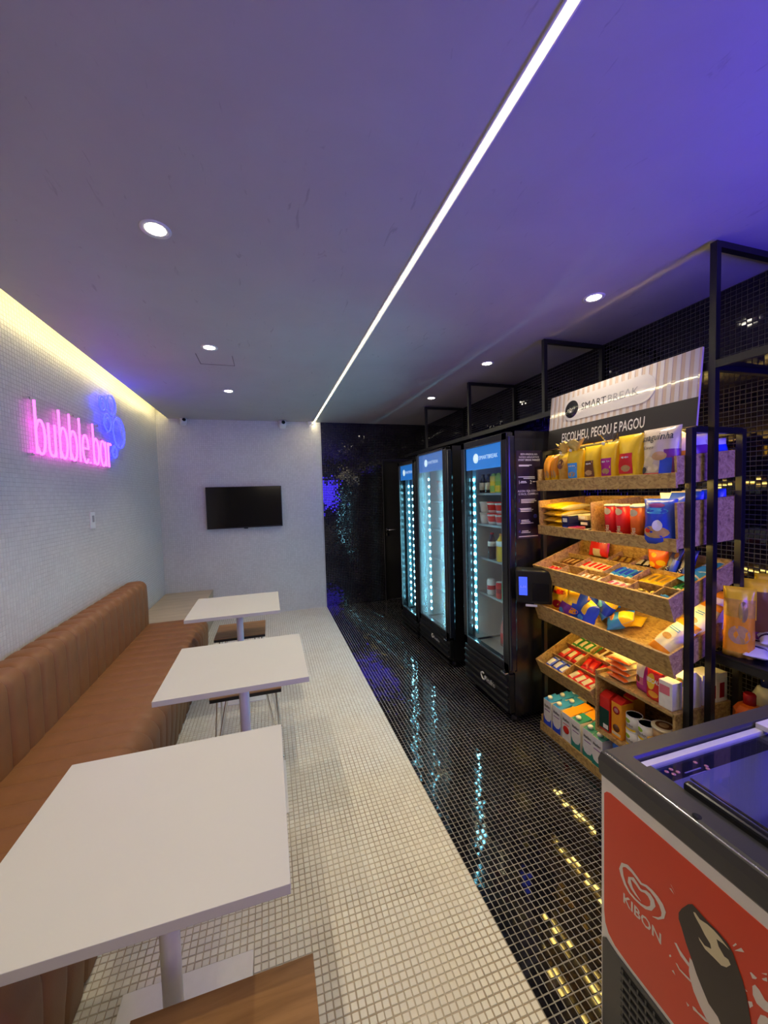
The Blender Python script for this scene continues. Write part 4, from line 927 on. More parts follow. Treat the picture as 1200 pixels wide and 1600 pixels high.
tube_can(C_PR, C_CRM, 'red crisp tube, second from the left of four on the second tray', .572, .065)
tube_can(C_RO, C_CRM, 'orange red crisp tube, third from the left, a little farther back', .632, .105)
tube_can(C_RO, C_CRM, 'orange red crisp tube, rightmost of four on the second tray', .672, .045)
o, s = pack('cookie_bag', .145, .205, .085, [C_BLU, C_WHT, C_NAVY], lambda u, v, q: 0, 51, stand=True, wr=.007); put(o, T2, .785, .032, BT, rz=6, rx=-4, label='blue cookie bag with a brown picture at the near front of the second tray', cat='bag', group='blue bags on the second tray')
patch(o, s, 0, .150, .10, .028, C_SKY, 'title_patch', ell=True); patch(o, s, .0, .055, .11, .055, C_TAN, 'picture', ell=True, off=.0015); patch(o, s, .012, .085, .04, .05, C_WHT, 'picture', ell=True, off=.0025); patch(o, s, -.03, .06, .03, .02, C_RED, 'picture', ell=True, off=.003); patch(o, s, .0, .175, .07, .02, C_PUR, 'picture', ell=True, off=.002)
for k, (b, nm) in enumerate(((.125, 'directly behind the pictured blue bag'), (.20, 'third in the row of blue bags'), (.275, 'fourth in the row of blue bags'), (.335, 'last in the row of blue bags, at the back'))):
    o, s = pack('cookie_bag', .145, .225, .07, [C_BLU, C_WHT], lambda u, v, q, k=k: 1 if (v > .82 and u < .3*(k-1)) else 0, 52+k, stand=True, wr=.007); put(o, T2, .79, b, BT, rz=4*k-4, label='blue bag with white top, %s' % nm, cat='bag', group='blue bags on the second tray')

# ---------------- third tray: bars in compartments
def bars(F, a0, da, n, b, w_, h, d, mats, seed, what, where, rz=0, name='snack_bar', c=None, cat='bar', group=None, jit=1, rows=1, matf=None):
    """a row of lying bars, each its own object"""
    rng = random.Random(seed); src = None; k = 0
    for r_ in range(rows):
        for i in range(n):
            lab = '%s, %s from the left, %s' % (what, ORD[k], where)
            M = F @ T(a0+da*i+rng.uniform(-.003, .003)*jit, b+rng.uniform(-.004, .004)*jit, (c if c is not None else BT+d/2+.020)+r_*d*.8) @ RZ(rz+rng.uniform(-4, 4)*jit) @ LAY
            if src is None:
                src, s = pack(name, w_*1.1, h*1.1, d*1.15, mats, matf or (lambda u, v, q: 1 if (v < .09 or v > .91) else (len(mats)-1 if abs(v-.5) < .22 and abs(u) < .6 else 0)), seed, nu=6, nv=8, wr=.002)
                src.matrix_basis = M; tag(src, lab, cat, group or where)
            else: clone(src, M, lab)
            k += 1
W3 = 'in the third tray'
bars(T3, .035, .034, 3, .025, .028, .10, .016, [C_RED, C_CRM, C_PNK], 61, 'red and cream candy bar', 'far front cell of third tray')
for o_ in (0,):
    gl = empty('eyeglass_pack', T3 @ T(.225, .045, BT+.01), 'black and clear pack in the second front cell of the third tray', 'pack', 'small packs')
    MB().box((0, .02, .004), (.09, .075, .008), bev=.002).obj('tray_card', C_WHT, gl); MB().tube([(-.035, .0, .012), (-.005, .04, .012), (.03, .01, .012), (.035, .04, .012)], .003, 6).tube([(-.03, .03, .012), (.02, .045, .012)], .003, 6).obj('black_strap', C_BLK, gl)
bars(T3, .325, .034, 4, .030, .026, .10, .018, [C_TAN, C_CRM, C_WHT], 62, 'tan and white wafer stick', 'third front cell of third tray', rz=12)
bars(T3, .485, .034, 4, .030, .028, .10, .018, [C_WHT, C_CRM, C_PNK], 63, 'white wafer bar', 'fourth front cell of third tray', rz=-10)
def candies(F, a0, a1, b0, b1, n, mat, seed, what, where):
    rng = random.Random(seed); src = None
    for k in range(n):
        a, b = a0+(a1-a0)*((k*0.618) % 1), b0+(b1-b0)*(k+.5)/n
        M = F @ T(a, b, BT+.012+rng.uniform(0, .014)) @ RZ(rng.uniform(0, 180)) @ RX(rng.uniform(-25, 25))
        lab = '%s in the %s' % (what, where)
        if src is None:
            mb = MB().tube([(-.020, 0, 0), (-.016, 0, 0), (-.011, 0, 0), (-.007, 0, 0), (.007, 0, 0), (.011, 0, 0), (.016, 0, 0), (.020, 0, 0)], [.008, .006, .003, .010, .010, .003, .006, .008], 8)
            src = mb.obj('wrapped_candy', mat); src.matrix_basis = M; tag(src, lab, 'candy', what.replace('candy', 'candies')+', '+where)
        else: clone(src, M, lab)
candies(T3, .64, .74, .025, .12, 22, C_GLD, 64, 'gold wrapped candy', 'fifth front cell of third tray')
candies(T3, .775, .86, .025, .12, 16, C_SKY, 65, 'blue wrapped candy', 'near front cell of third tray')
bars(T3, .045, .036, 4, .165, .030, .10, .018, [C_BRN, C_BLK, C_TAN], 66, 'brown and green mixed bar', 'far middle cell of third tray', rz=-8)
bars(T3, .215, .036, 5, .160, .032, .105, .020, [C_CRM, C_GLD, C_RED], 67, 'cream and red cereal bar', 'second middle cell of third tray', rz=-6)
bars(T3, .425, .036, 4, .160, .032, .108, .022, [C_SKY, C_WHT, C_BLU], 68, 'sky blue bar', 'third middle cell of third tray', rz=-8)
bars(T3, .600, .030, 5, .160, .026, .112, .018, [C_YEL, C_YEL, C_GLD], 69, 'yellow stick pack', 'fourth middle cell of third tray', rz=-6)
bars(T3, .765, .026, 4, .160, .022, .110, .020, [C_GRN, C_WHT, C_DGRN], 70, 'green gum stick', 'near middle cell of third tray', rz=-10)
o, s = pack('gummy_bag', .15, .14, .05, [C_RED, C_PNK, C_CRM], lambda u, v, q: 2 if (v < .35 and abs(u) < .5) else 0, 71, wr=.006); put(o, T3, .165, .36, BT+.02, rx=-30, label='red gummy bag leaning at the back of the third tray', cat='bag', group='bags at the back of the third tray')
text('lettering', 'Fini', .03, C_WHT, o, T(.03, 0, .085), width=.055, surf=s, bold=.01)
bars(T3, .335, .038, 3, .295, .034, .10, .018, [C_BRN, C_TAN, C_GLD], 72, 'brown nut bar', 'second back cell of third tray', rz=20)
bars(T3, .485, .04, 3, .295, .036, .105, .020, [C_BLK, C_TAN, C_WHT], 73, 'black and white chocolate bar', 'third back cell of third tray', rz=18)
o, s = pack('candy_bag', .105, .125, .05, [C_RO, C_YEL], lambda u, v, q: 0, 74, wr=.006); put(o, T3, .585, .335, BT+.015, rx=-12, rz=6, label='orange candy bag with yellow print standing at the back of the third tray', cat='bag', group='bags at the back of the third tray')
for x, z, w_ in ((-.025, .04, .035), (.02, .05, .04), (-.01, .09, .03)): patch(o, s, x, z, w_, w_*.8, C_YEL, 'print_panel', ell=True)
for k, a in enumerate((.665, .730)):
    o, s = pack('chocolate_box', .062, .155, .030, [C_NAVY, C_BLU], lambda u, v, q: 1 if u > .1 and v < .6 else 0, 75, wr=.002, p=8); put(o, T3, a, .285, BT+.02, rx=-38, rz=-12, label='navy chocolate pack with vertical white lettering, %s of two' % ('left', 'right')[k], cat='pack', group='navy chocolate packs')
    text('lettering', 'LACTA', .022, C_WHT, o, T(-.018, 0, .012), width=.075, surf=s, vertical=True, bold=.012); patch(o, s, .012, .115, .022, .03, C_BRN, 'picture', ell=True)
for k, (a, b) in enumerate(((.79, .20), (.835, .235), (.80, .30), (.84, .345))):
    o, s = pack('candy_packet', .075, .11, .03, [C_SKY, C_WHT], lambda u, v, q: 1 if .4 < v < .52 else 0, 77+k); put(o, T3, a-.005, b+.02, BT+.055, rz=(-20, 10, -8, 15)[k], lay=True, label='light blue packet, %s of the four at the near back of the third tray' % ('first, foremost', 'second', 'third', 'last, hindmost')[k], cat='packet', group='light blue packets')

# ---------------- fourth tray: bags
gT4 = 'snack bags on the fourth tray'
o, s = pack('snack_bag', .10, .12, .06, [C_AMB, C_BRN], lambda u, v, q: 1 if v < .3 else 0, 81); put(o, T4, .045, .025, BT+.01, rx=-30, label='brown see-through snack bag at the far end of the fourth tray', cat='bag', group=gT4)
o, s = pack('snack_bag', .135, .185, .07, [C_YEL, C_RED, C_ORA], lambda u, v, q: 2 if v < .1 else 0, 82, wr=.008); put(o, T4, .125, .07, BT+.03, rx=-38, rz=8, label='large yellow snack bag near the far end of the fourth tray', cat='bag', group=gT4)
patch(o, s, 0, .045, .07, .05, C_CRIM, 'picture', ell=True); patch(o, s, 0, .12, .09, .03, C_RED, 'title_patch', ell=True)
def blue_bag(seed, a, b, c, rz, rx, w_, label, m0=None):
    o, s = pack('snack_bag', w_*1.15, w_*1.5, .075, [m0 or C_BLU, C_YEL, C_SKY, C_PUR], lambda u, v, q, sd=seed: (1 if (v > .55+.1*math.sin(sd) and u*math.cos(sd) > -.3) else (2 if v < .15 else 0)), seed, wr=.009); put(o, T4, a, b, c, rx=rx, rz=rz, label=label, cat='bag', group=gT4)
    patch(o, s, 0, w_*.5, w_*.6, w_*.3, C_SKY if seed % 2 else C_ORA, 'title_patch', ell=True)
blue_bag(83, .205, .035, BT+.02, -14, -35, .105, 'purple and orange snack bag left of the heaped blue bags', C_PUR)
blue_bag(84, .275, .055, BT+.02, 10, -30, .12, 'blue snack bag at the front left of the heap on the fourth tray')
blue_bag(85, .345, .030, BT+.02, -25, -42, .105, 'blue and yellow snack bag at the front right of the heap on the fourth tray')
blue_bag(86, .255, .17, BT+.04, 30, -40, .12, 'blue snack bag in the middle of the heap on the fourth tray')
blue_bag(87, .365, .15, BT+.05, -35, -48, .12, 'blue and yellow snack bag on the near side of the heap')
blue_bag(88, .435, .13, BT+.02, -55, -66, .10, 'sky blue snack bag fallen toward the empty part of the fourth tray', C_SKY)
blue_bag(89, .33, .27, BT+.04, 12, -45, .11, 'dark blue snack bag at the back of the heap on the fourth tray', C_NAVY)
o, s = pack('snack_bag', .10, .17, .045, [C_YEL, C_RED], lambda u, v, q: 1 if v > .68 else 0, 90, wr=.006); put(o, T4, .56, .25, BT+.024, rz=112, lay=True, label='yellow snack packet with a red top lying alone in the fourth tray', cat='bag', group=gT4)
def wbag(seed, a, b, c, rz, rx, label):
    o, s = pack('biscuit_bag', .13, .20, .06, [C_WHT, C_ORA, C_YEL], lambda u, v, q: 1 if (v < .16 or v > .86) else 0, seed, wr=.006); put(o, T4, a, b, c, rz=rz, rx=rx, label=label, cat='bag', group=gT4)
    patch(o, s, 0, .085, .05, .03, C_TAN, 'picture', ell=True)
    mb = MB()
    for z in (.125, .135): mb.box((0, s(0, z)-.0016, z), (.06, .001, .004))
    mb.obj('print_marks', C_SKY, o)
wbag(91, .765, .065, BT+.03, -22, -62, 'white bag with orange ends lying at the near front of the fourth tray')
wbag(92, .80, .22, BT+.04, -14, -50, 'white bag with orange ends in the middle of the near end of the fourth tray')
wbag(93, .82, .33, BT+.03, -8, -30, 'white bag with orange ends at the back near corner of the fourth tray')

# ---------------- small steep tray
bars(T5, .052, .054, 3, .018, .046, .10, .022, [C_BLU, C_WHT, C_WHT], 101, 'blue and white chocolate bar', 'front left cell of small steep tray', rz=-4)
bars(T5, .052, .054, 3, .138, .046, .105, .022, [C_RED, C_CRIM, C_CRM], 102, 'red chocolate bar', 'middle left cell of small steep tray', rz=-4)
bars(T5, .235, .048, 4, .018, .046, .10, .024, [C_RED, C_RED, C_CRM], 103, 'red wafer pack', 'front right cell of small steep tray', rz=-14)
bars(T5, .245, .050, 4, .138, .046, .10, .024, [C_CRIM, C_RED, C_RED], 104, 'dark red wafer pack', 'middle right cell of small steep tray', rz=10)
bars(T5, .045, .045, 4, .258, .040, .10, .020, [C_GRN, C_CRM, C_CRM], 105, 'green and cream bar', 'back left cell of small steep tray', rz=-6)
bars(T5, .225, .045, 5, .258, .040, .10, .020, [C_CRM, C_GLD, C_BRN], 106, 'cream and brown bar', 'back right cell of small steep tray', rz=-6)

# ---------------- open box goods
gB = 'goods on the open box shelf'
o, s = pack('wrap_pack', .125, .16, .030, [C_CRM, C_WHT, C_RO], lambda u, v, q: 2 if v < .2 else (1 if v > .8 else 0), 111, wr=.006); M0 = lambda c, rz, da=0: BX @ T(.105+da, .02, .3235+c) @ RZ(rz) @ LAY
o.matrix_basis = M0(.016, -4); tag(o, 'flat cream and red wrap pack, lowest of the pile on top of the open box', 'pack', 'pile of flat wrap packs')
for k, wd in enumerate(('second from the bottom', 'third from the bottom', 'topmost')): clone(o, M0(.047+.031*k, (6, -8, 10)[k], (.006, -.004, .012)[k]), 'flat cream and red wrap pack, %s, pile on the open box' % wd)
o, s = pack('wrap_pack', .15, .22, .055, [C_CRM, C_ORA], lambda u, v, q: 1 if v > .8 else 0, 112, wr=.006); put(o, BX, .14, .19, .335, rx=-20, rz=-6, label='cream bag with orange edge standing behind the flat wrap packs', cat='bag', group=gB)
o, s = pack('candy_bag', .095, .145, .060, [C_WHT, C_MAG, C_PNK], lambda u, v, q: 1 if (v < .22 or u > .45) else (2 if v < .5 else 0), 113, stand=True); put(o, BX, .232, .075, .324, rz=-10, label='white and magenta bag left of the red pouch on the open box', cat='bag', group=gB)
patch(o, s, -.01, .06, .025, .035, C_BRN, 'picture', ell=True)
o, s = pack('cocoa_pouch', .088, .135, .045, [C_RED, C_CRIM], lambda u, v, q: 1 if u > .72 else 0, 114, stand=True, wr=.003); put(o, BX, .308, .045, .324, rz=-4, label='red cocoa pouch with white lettering and yellow star on the open box', cat='pouch', group=gB)
patch(o, s, -.008, .085, .045, .075, C_YEL, 'star_print', ell=True); text('lettering', 'NESCAU', .020, C_WHT, o, T(0, -.001, .083), width=.074, surf=s, bold=.02); patch(o, s, .005, .03, .05, .03, C_ORA, 'picture', ell=True)
def box_carton(w_, d_, h, label, a, b, rz, mtop, gable=True):
    t = empty('paper_carton', None, label, 'carton', gB)
    MB().box((0, 0, h*.4), (w_, d_, h*.8), bev=.002).obj('body', C_WHT, t)
    if gable: MB().prism([(-d_/2, h*.8), (d_/2, h*.8), (d_*.12, h), (-d_*.12, h)], -w_/2, w_/2, plane='yz').obj('top', C_WHT, t)
    else: MB().box((0, 0, h*.9), (w_, d_, h*.2-.001), bev=.002).obj('top', C_WHT, t)
    put(t, BX, a, b, .324, rz=rz); return t
t = box_carton(.062, .06, .125, 'white carton with pink square next to the red pouch', .378, .042, 0, 0, False); MB().box((-.004, -.0308, .085), (.046, .0016, .040)).obj('pink_square', C_PNK, t)
t = box_carton(.062, .085, .165, 'tall white gable carton with round green emblem on the open box', .392, .13, 0, 0); MB().lathe([(.001, 0), (.019, 0), (.019, .001), (.001, .001)], 18).obj('emblem', C_LIME, t, T(.0, -.0430, .115) @ RX(90)); MB().lathe([(.001, 0), (.010, 0), (.010, .0016), (.001, .0016)], 14).obj('emblem_centre', C_ORA, t, T(.0, -.0434, .115) @ RX(90))
t = box_carton(.07, .10, .14, 'white and purple carton behind the tall gable carton', .385, .235, 0, 0, False); MB().box((.0355, -.02, .065), (.0012, .026, .10)).obj('purple_stripe', C_PUR, t); MB().box((.0355, .02, .05), (.0012, .026, .06)).obj('purple_panel', C_CRIM, t)
t = box_carton(.07, .07, .135, 'white and purple carton at the back corner of the open box', .388, .305, 0, 0, False); MB().box((.0355, 0, .055), (.0012, .03, .07)).obj('purple_panel', C_CRIM, t)
def brick_pack(m, label, a, b, h=.19, emb=True):
    t = empty('coffee_pack', None, label, 'pack', 'coffee packs in the open box')
    MB().box((0, 0, h/2), (.062, .085, h), 0, bev=.006).obj('body', m, t); MB().prism([(-.0425, h-.002), (.0425, h-.002), (.004, h+.018), (-.004, h+.018)], -.028, .028, plane='yz').obj('folded_top', C_RED, t)
    if emb:
        e = MB().lathe([(.012, 0), (.020, 0), (.020, .001), (.012, .001)], 20).obj('ring_emblem', C_CRIM, t, T(0, -.0427, h*.78) @ RX(90)); MB().lathe([(.001, 0), (.012, 0), (.012, .001), (.001, .001)], 16).obj('emblem_centre', C_WHT, t, T(0, -.0427, h*.78) @ RX(90))
        MB().lathe([(.001, 0), (.020, 0), (.020, .001), (.001, .001)], 18).obj('cup_print', C_BRN, t, T(0, -.0427, h*.28) @ RX(90)); MB().box((0, -.0430, h*.12), (.05, .001, .014)).obj('saucer_print', C_CRM, t)
    else: MB().box((0, -.0430, h*.35), (.060, .001, h*.6)).obj('dark_panel', C_DGRN, t); MB().box((.01, -.0436, h*.15), (.03, .001, h*.12)).obj('white_label', C_WHT, t)
    put(t, BX, a, b, .021)
brick_pack(C_RED, 'red topped coffee pack with dark green front at the left of the open box', .048, .055, emb=False)
brick_pack(C_ORA, 'orange coffee pack with red ring emblem and cup print in the open box', .118, .06)
clone(bpy.data.objects[[o.name for o in bpy.data.objects if o.name.startswith('coffee_pack')][-1]], BX @ T(.10, .16, .021), 'orange coffee pack standing behind another coffee pack in the open box')
def tin(label, a, b, c, r=.037, h=.078, txt='Ninho'):
    t = empty('milk_tin', None, label, 'tin', 'stacked milk tins in the open box')
    MB().lathe([(r, .003), (r, h*.5), (r, h-.003)], 22, mis=[0, 0]).obj('body', [C_WHT], t); MB().lathe([(r*1.02, h-.004), (r*1.02, h), (r*.93, h), (r*.93, h-.003), (.001, h-.003)], 22).obj('lid', C_TIN, t); MB().lathe([(r*1.02, 0), (r*1.02, .004)], 22).obj('bottom_rim', C_TIN, t)
    sf = lambda x, z: -math.sqrt(max(1e-6, r*r-x*x)); patch(t, sf, -.008, h*.66, .03, .022, C_LIME, 'label', ell=True); patch(t, sf, 0, h*.12, .055, .010, C_YEL, 'label')
    text('lettering', txt, .014, C_DTXT, t, T(.0, 0, h*.34), width=.040, surf=sf, shear=.2)
    put(t, BX, a, b, .021+c)
tin('white milk tin, lower one of the left stack in the open box', .186, .060, 0); tin('white milk tin, upper one of the left stack in the open box', .186, .060, .079)
tin('white milk tin, lower one of the right stack in the open box', .262, .050, 0, txt='Nestl\u00e9'); tin('white milk tin, upper one of the right stack in the open box', .262, .050, .079)
t = empty('food_tub', None, 'round tub with a brown and white printed lid in the open box', 'tub', gB); lathe_obj('body', [(.040, 0), (.046, .058)], C_TAN, t, 22); lathe_obj('lid', [(.050, .056), (.050, .066), (.046, .068)], C_CRM, t, 24); lathe_obj('lid_print', [(.034, .0685), (.034, .0695)], C_BRN, t, 24); lathe_obj('lid_ring', [(.020, .0697), (.020, .0703)], C_TAN, t, 20); put(t, BX, .335, .062, .139, rx=0)
t2 = MB().box((0, 0, .058), (.09, .10, .116), bev=.004).obj('brown_box', C_AMB); put(t2, BX, .335, .062, .021, label='brown box under the round tub in the open box', cat='box', group=gB)
t = empty('food_tub', None, 'white lidded tub at the near end inside the open box', 'tub', gB); lathe_obj('body', [(.032, 0), (.038, .19)], C_WHT, t, 22); lathe_obj('lid', [(.041, .188), (.041, .200), (.038, .203)], C_WHT, t, 22); put(t, BX, .372, .155, .021)

# ---------------- milk cartons on the floor tray
def milk(cap, top, shield, label, a, b, orange=False):
    t = empty('milk_carton', None, label, 'carton', 'milk cartons on the lowest tray'); w_, d_, h = .070, .090, .195
    MB().box((0, 0, h/2), (w_, d_, h), 0, bev=.002).obj('body', C_WHT, t)
    MB().add([(-w_/2+.001, -d_/2+.001, h), (w_/2-.001, -d_/2+.001, h), (w_/2-.001, d_/2-.001, h+.014), (-w_/2+.001, d_/2-.001, h+.014), (-w_/2+.001, d_/2-.001, h), (w_/2-.001, d_/2-.001, h)], [(0, 1, 2, 3), (3, 2, 5, 4), (0, 3, 4), (1, 5, 2)]).obj('top', top, t)
    if not orange: MB().lathe([(.015, 0), (.015, .012), (.012, .016), (.001, .016)], 16).obj('cap', cap, t, T(-.004, -.018, h+.006) @ RX(8))
    pts = [(-w_/2+.001, 0.012), (w_/2-.001, .012), (w_/2-.001, .085), (.022, .062), (0, .055), (-.022, .062), (-w_/2+.001, .085)]
    if orange:
        MB().lathe([(.014, 0), (.024, 0), (.024, .001), (.014, .001)], 22).obj('ring_print', C_RED, t, T(.0, -d_/2-.0002, .095) @ RX(90)); MB().box((0, -d_/2-.0004, .02), (w_-.01, .0008, .012)).obj('band_print', C_PNK, t)
    else: MB().prism(pts, -d_/2-.0012, -d_/2-.0002).obj('shield_print', shield, t)
    MB().box((w_/2+.0004, -.01, .03), (.0008, .04, .03)).obj('side_print', C_NAVY, t)
    text('lettering', 'Italac', .017, C_DTXT, t, T(0, -d_/2-.0014, .148), width=.052, shear=.2, bold=.02); MB().box((0, -d_/2-.0006, .128), (.046, .001, .004)).obj('fine_print', C_PUR if not orange else C_RED, t)
    put(t, T6, a, b, BT); return t
m1 = milk(C_WHT, C_SKY, C_BLU, 'blue topped milk carton at the far left front of the lowest tray', .050, .062)
clone(m1, T6 @ T(.050, .160, BT), 'blue topped milk carton directly behind the far left one'); clone(m1, T6 @ T(.050, .258, BT), 'blue topped milk carton at the back of the far left row')
m2 = clone(m1, T6 @ T(.132, .062, BT), 'blue topped milk carton, second in the front row of the lowest tray'); clone(m1, T6 @ T(.132, .160, BT), 'blue topped milk carton behind the second one of the front row')
m3 = milk(None, C_ORA, None, 'orange topped milk carton with red ring print in the front row', .214, .062, True)
clone(m3, T6 @ T(.205, .160, BT), 'orange topped carton directly behind the orange one of the front row'); clone(m3, T6 @ T(.285, .165, BT), 'orange topped carton behind the first green topped carton'); clone(m3, T6 @ T(.285, .26, BT), 'orange topped carton farthest back under the small steep tray')
m4 = milk(C_WHT, C_TEAL, C_TEAL, 'green topped milk carton, leftmost of three in the front row', .290, .062)
clone(m4, T6 @ T(.384, .056, BT), 'green topped milk carton, middle one of three in the front row'); clone(m4, T6 @ T(.456, .050, BT), 'green topped milk carton at the near end of the front row')
o = MB().box((0, 0, .085), (.075, .07, .17), bev=.003).obj('yellow_carton', C_CRM); put(o, T6, .375, .16, BT, label='pale yellow carton behind the green topped milk cartons', cat='carton')
t3 = empty('blue_bottle', T6 @ T(.535, .07, BT), 'bright blue plastic pouch bottle between the milk and the freezer', 'bottle'); MB().lathe([(.030, 0), (.034, .03), (.034, .10), (.026, .16), (.030, .19), (.010, .205)], 18).obj('body', plain('bright_blue', (.01, .13, .75), .2), t3); MB().lathe([(.012, .203), (.012, .222), (.009, .226)], 14).obj('cap', C_SKY, t3)

# ------------------------------------------------------------------ black wall shelf beyond the freezer
bs = empty('black_shelf', T(2.08, .74, .845), 'black wall shelf right of the snack rack behind the freezer', 'shelf')
MB().box((0, 0, .006), (.46, .86, .012)).obj('board', M_BLACK, bs); MB().box((-.226, 0, -.012), (.012, .86, .03)).obj('edge', M_BLACK, bs)
ls = empty('black_shelf', T(2.08, .74, .43), 'lower black wall shelf holding the bottles behind the freezer', 'shelf')
MB().box((0, 0, .006), (.46, .86, .012)).obj('board', M_BLACK, ls); MB().box((-.226, 0, -.012), (.012, .86, .03)).obj('edge', M_BLACK, ls)
for o_, dz in ((bs, 0), (ls, 0)):
    for y_ in (-.41, .41): MB().box((.10, y_, -.03), (.26, .02, .03)).obj('bracket', M_BLACK, o_)
GS = frame(1.86, 1.145, .858)
def stand_bag(seed, w_, h_, d_, mats, f, x, y, rz, label):
    o, s = pack('snack_bag', w_, h_, d_, mats, f, seed, stand=True, wr=.012); put(o, GS, 1.145-y, x-1.86, 0, rz=rz, label=label, cat='bag', group='bags on the black wall shelf'); return o, s
o, s = stand_bag(121, .105, .30, .06, [C_ORA, C_YEL, C_AMB, C_PNK], lambda u, v, q: 1 if v > .82 else (2 if v > .6 or v < .12 else 0), 1.905, 1.105, 32, 'tall amber snack bag with yellow top, right beside the snack rack')
patch(o, s, .012, .2, .03, .09, C_GLD, 'painted_glint', ell=True); patch(o, s, .0, .10, .07, .08, C_TAN, 'picture', ell=True)  # the gold patch is a highlight painted onto the film
stand_bag(122, .13, .31, .06, [C_BRN, C_YEL, C_PUR], lambda u, v, q: 1 if (v > .8 or (v > .45 and u < -.1)) else (2 if v < .25 else 0), 2.085, 1.13, 30, 'brown and yellow bag behind the tall amber bag on the black shelf')
o, s = stand_bag(123, .17, .32, .07, [C_BRN, C_YEL, C_PUR], lambda u, v, q: 1 if (v > .72 or (v > .45 and u > .5)) else (2 if v < .28 else 0), 2.215, 1.13, 34, 'brown and yellow bag reading Gold at the right edge of the photo')
text('lettering', 'Gold', .028, C_CRM, o, T(-.03, 0, .205), width=.07, surf=s)
for k, (x, y, c, rz, nm) in enumerate(((2.0, 1.125, .024, 40, 'dark one lying right of the tall amber bag'), (2.03, 1.075, .026, 22, 'white one at the back left of the pile'), (1.955, 1.035, .024, 30, 'white one lying lowest in front'), (2.035, 1.02, .068, 34, 'white one across the top of the pile'), (2.12, 1.05, .03, 12, 'hindmost white one at the right edge'))):
    o, s = pack('flour_bag', .085, .15, .042, [C_WHT if k else C_BLK, C_BLK if k < 2 else C_NAVY], lambda u, v, q: 1 if (.42 < v < .58 or v > .92) else 0, 124+k, wr=.004); put(o, GS, 1.145-y, x-1.86-.06, c, rz=rz, lay=True, label='bag on the black shelf, '+nm, cat='bag', group='white bags lying on the black shelf')
GL = frame(1.86, 1.145, .443)
t = empty('cleaner_bottle', GL @ T(.035, .13, 0) @ RZ(20), 'orange bottle with dark red cap on the lower black shelf', 'bottle', 'bottles on the lower black shelf'); MB().lathe([(.048, 0), (.052, .02), (.052, .105)], 8).obj('label', C_WHT, t); MB().lathe([(.052, .10), (.055, .112), (.055, .150), (.038, .178), (.024, .185)], 8, smooth=False).obj('body', plain('orange_plastic', (.80, .14, .01), .3), t); MB().lathe([(.022, .183), (.022, .228), (.018, .233)], 14).obj('cap', C_CRIM, t)
def jug(label, x, y, rz):
    t = empty('softener_bottle', GL @ T(1.145-y, x-1.86, 0) @ RZ(rz), label, 'bottle', 'bottles on the lower black shelf'); MB().lathe([(.045, 0), (.052, .02), (.052, .12), (.046, .17), (.048, .195), (.032, .235), (.020, .243)], 20).obj('body', C_WHT, t); MB().lathe([(.0525, .03), (.0525, .11)], 20).obj('label', C_NAVY, t); MB().lathe([(.021, .24), (.021, .275), (.017, .28)], 14).obj('cap', C_NAVY, t)
jug('white bottle with navy cap next to the orange bottle', 2.10, 1.11, 0); jug('white bottle with navy cap at the right edge of the photo', 2.225, 1.12, 30); jug('white bottle with navy cap, low at the far right behind the freezer rim', 2.05, 1.00, 10)

# ------------------------------------------------------------------ chest freezer
FX0, FX1, FY0, FY1, FZ = .826, 1.835, .10, .785, .90
fz = empty('chest_freezer', T(FX0, FY1, 0), 'white chest freezer with red ice cream front and sliding glass lids, lower right corner', 'freezer')
SFZ = Matrix(((0, 1, 0, FX0), (-1, 0, 0, FY1), (0, 0, 1, 0), (0, 0, 0, 1)))   # s = distance from the far corner, b inward, z
FI = T(-FX0, -FY1, 0)
L_, Wd = FX1-FX0, FY1-FY0
M_FW = plain('freezer_white', (0.70, 0.68, 0.66), 0.3, var=.03); M_FL = plain('freezer_liner', (0.62, 0.62, 0.66), 0.45, var=.05)
M_FR = plain('freezer_red', (0.62, 0.055, 0.018), 0.35, var=.06, scale=6)
mb = MB(); zt = .83
mb.box((FX0+.03, (FY0+FY1)/2, (.06+zt)/2), (.06, Wd, zt-.06)).box((FX1-.03, (FY0+FY1)/2, (.06+zt)/2), (.06, Wd, zt-.06)).box(((FX0+FX1)/2, FY0+.03, (.06+zt)/2), (L_-.12, .06, zt-.06)).box(((FX0+FX1)/2, FY1-.03, (.06+zt)/2), (L_-.12, .06, zt-.06)).box(((FX0+FX1)/2, (FY0+FY1)/2, .22), (L_-.12, Wd-.12, .32))
mb.obj('body', M_FW, fz, FI)
li = MB().box((FX0+.063, (FY0+FY1)/2, .60), (.005, Wd-.13, .44)).box((FX1-.063, (FY0+FY1)/2, .60), (.005, Wd-.13, .44)).box(((FX0+FX1)/2, FY0+.063, .60), (L_-.13, .005, .44)).box(((FX0+FX1)/2, FY1-.063, .60), (L_-.13, .005, .44)).box(((FX0+FX1)/2, (FY0+FY1)/2, .384), (L_-.13, Wd-.13, .008))
li.obj('liner', M_FL, fz, FI)
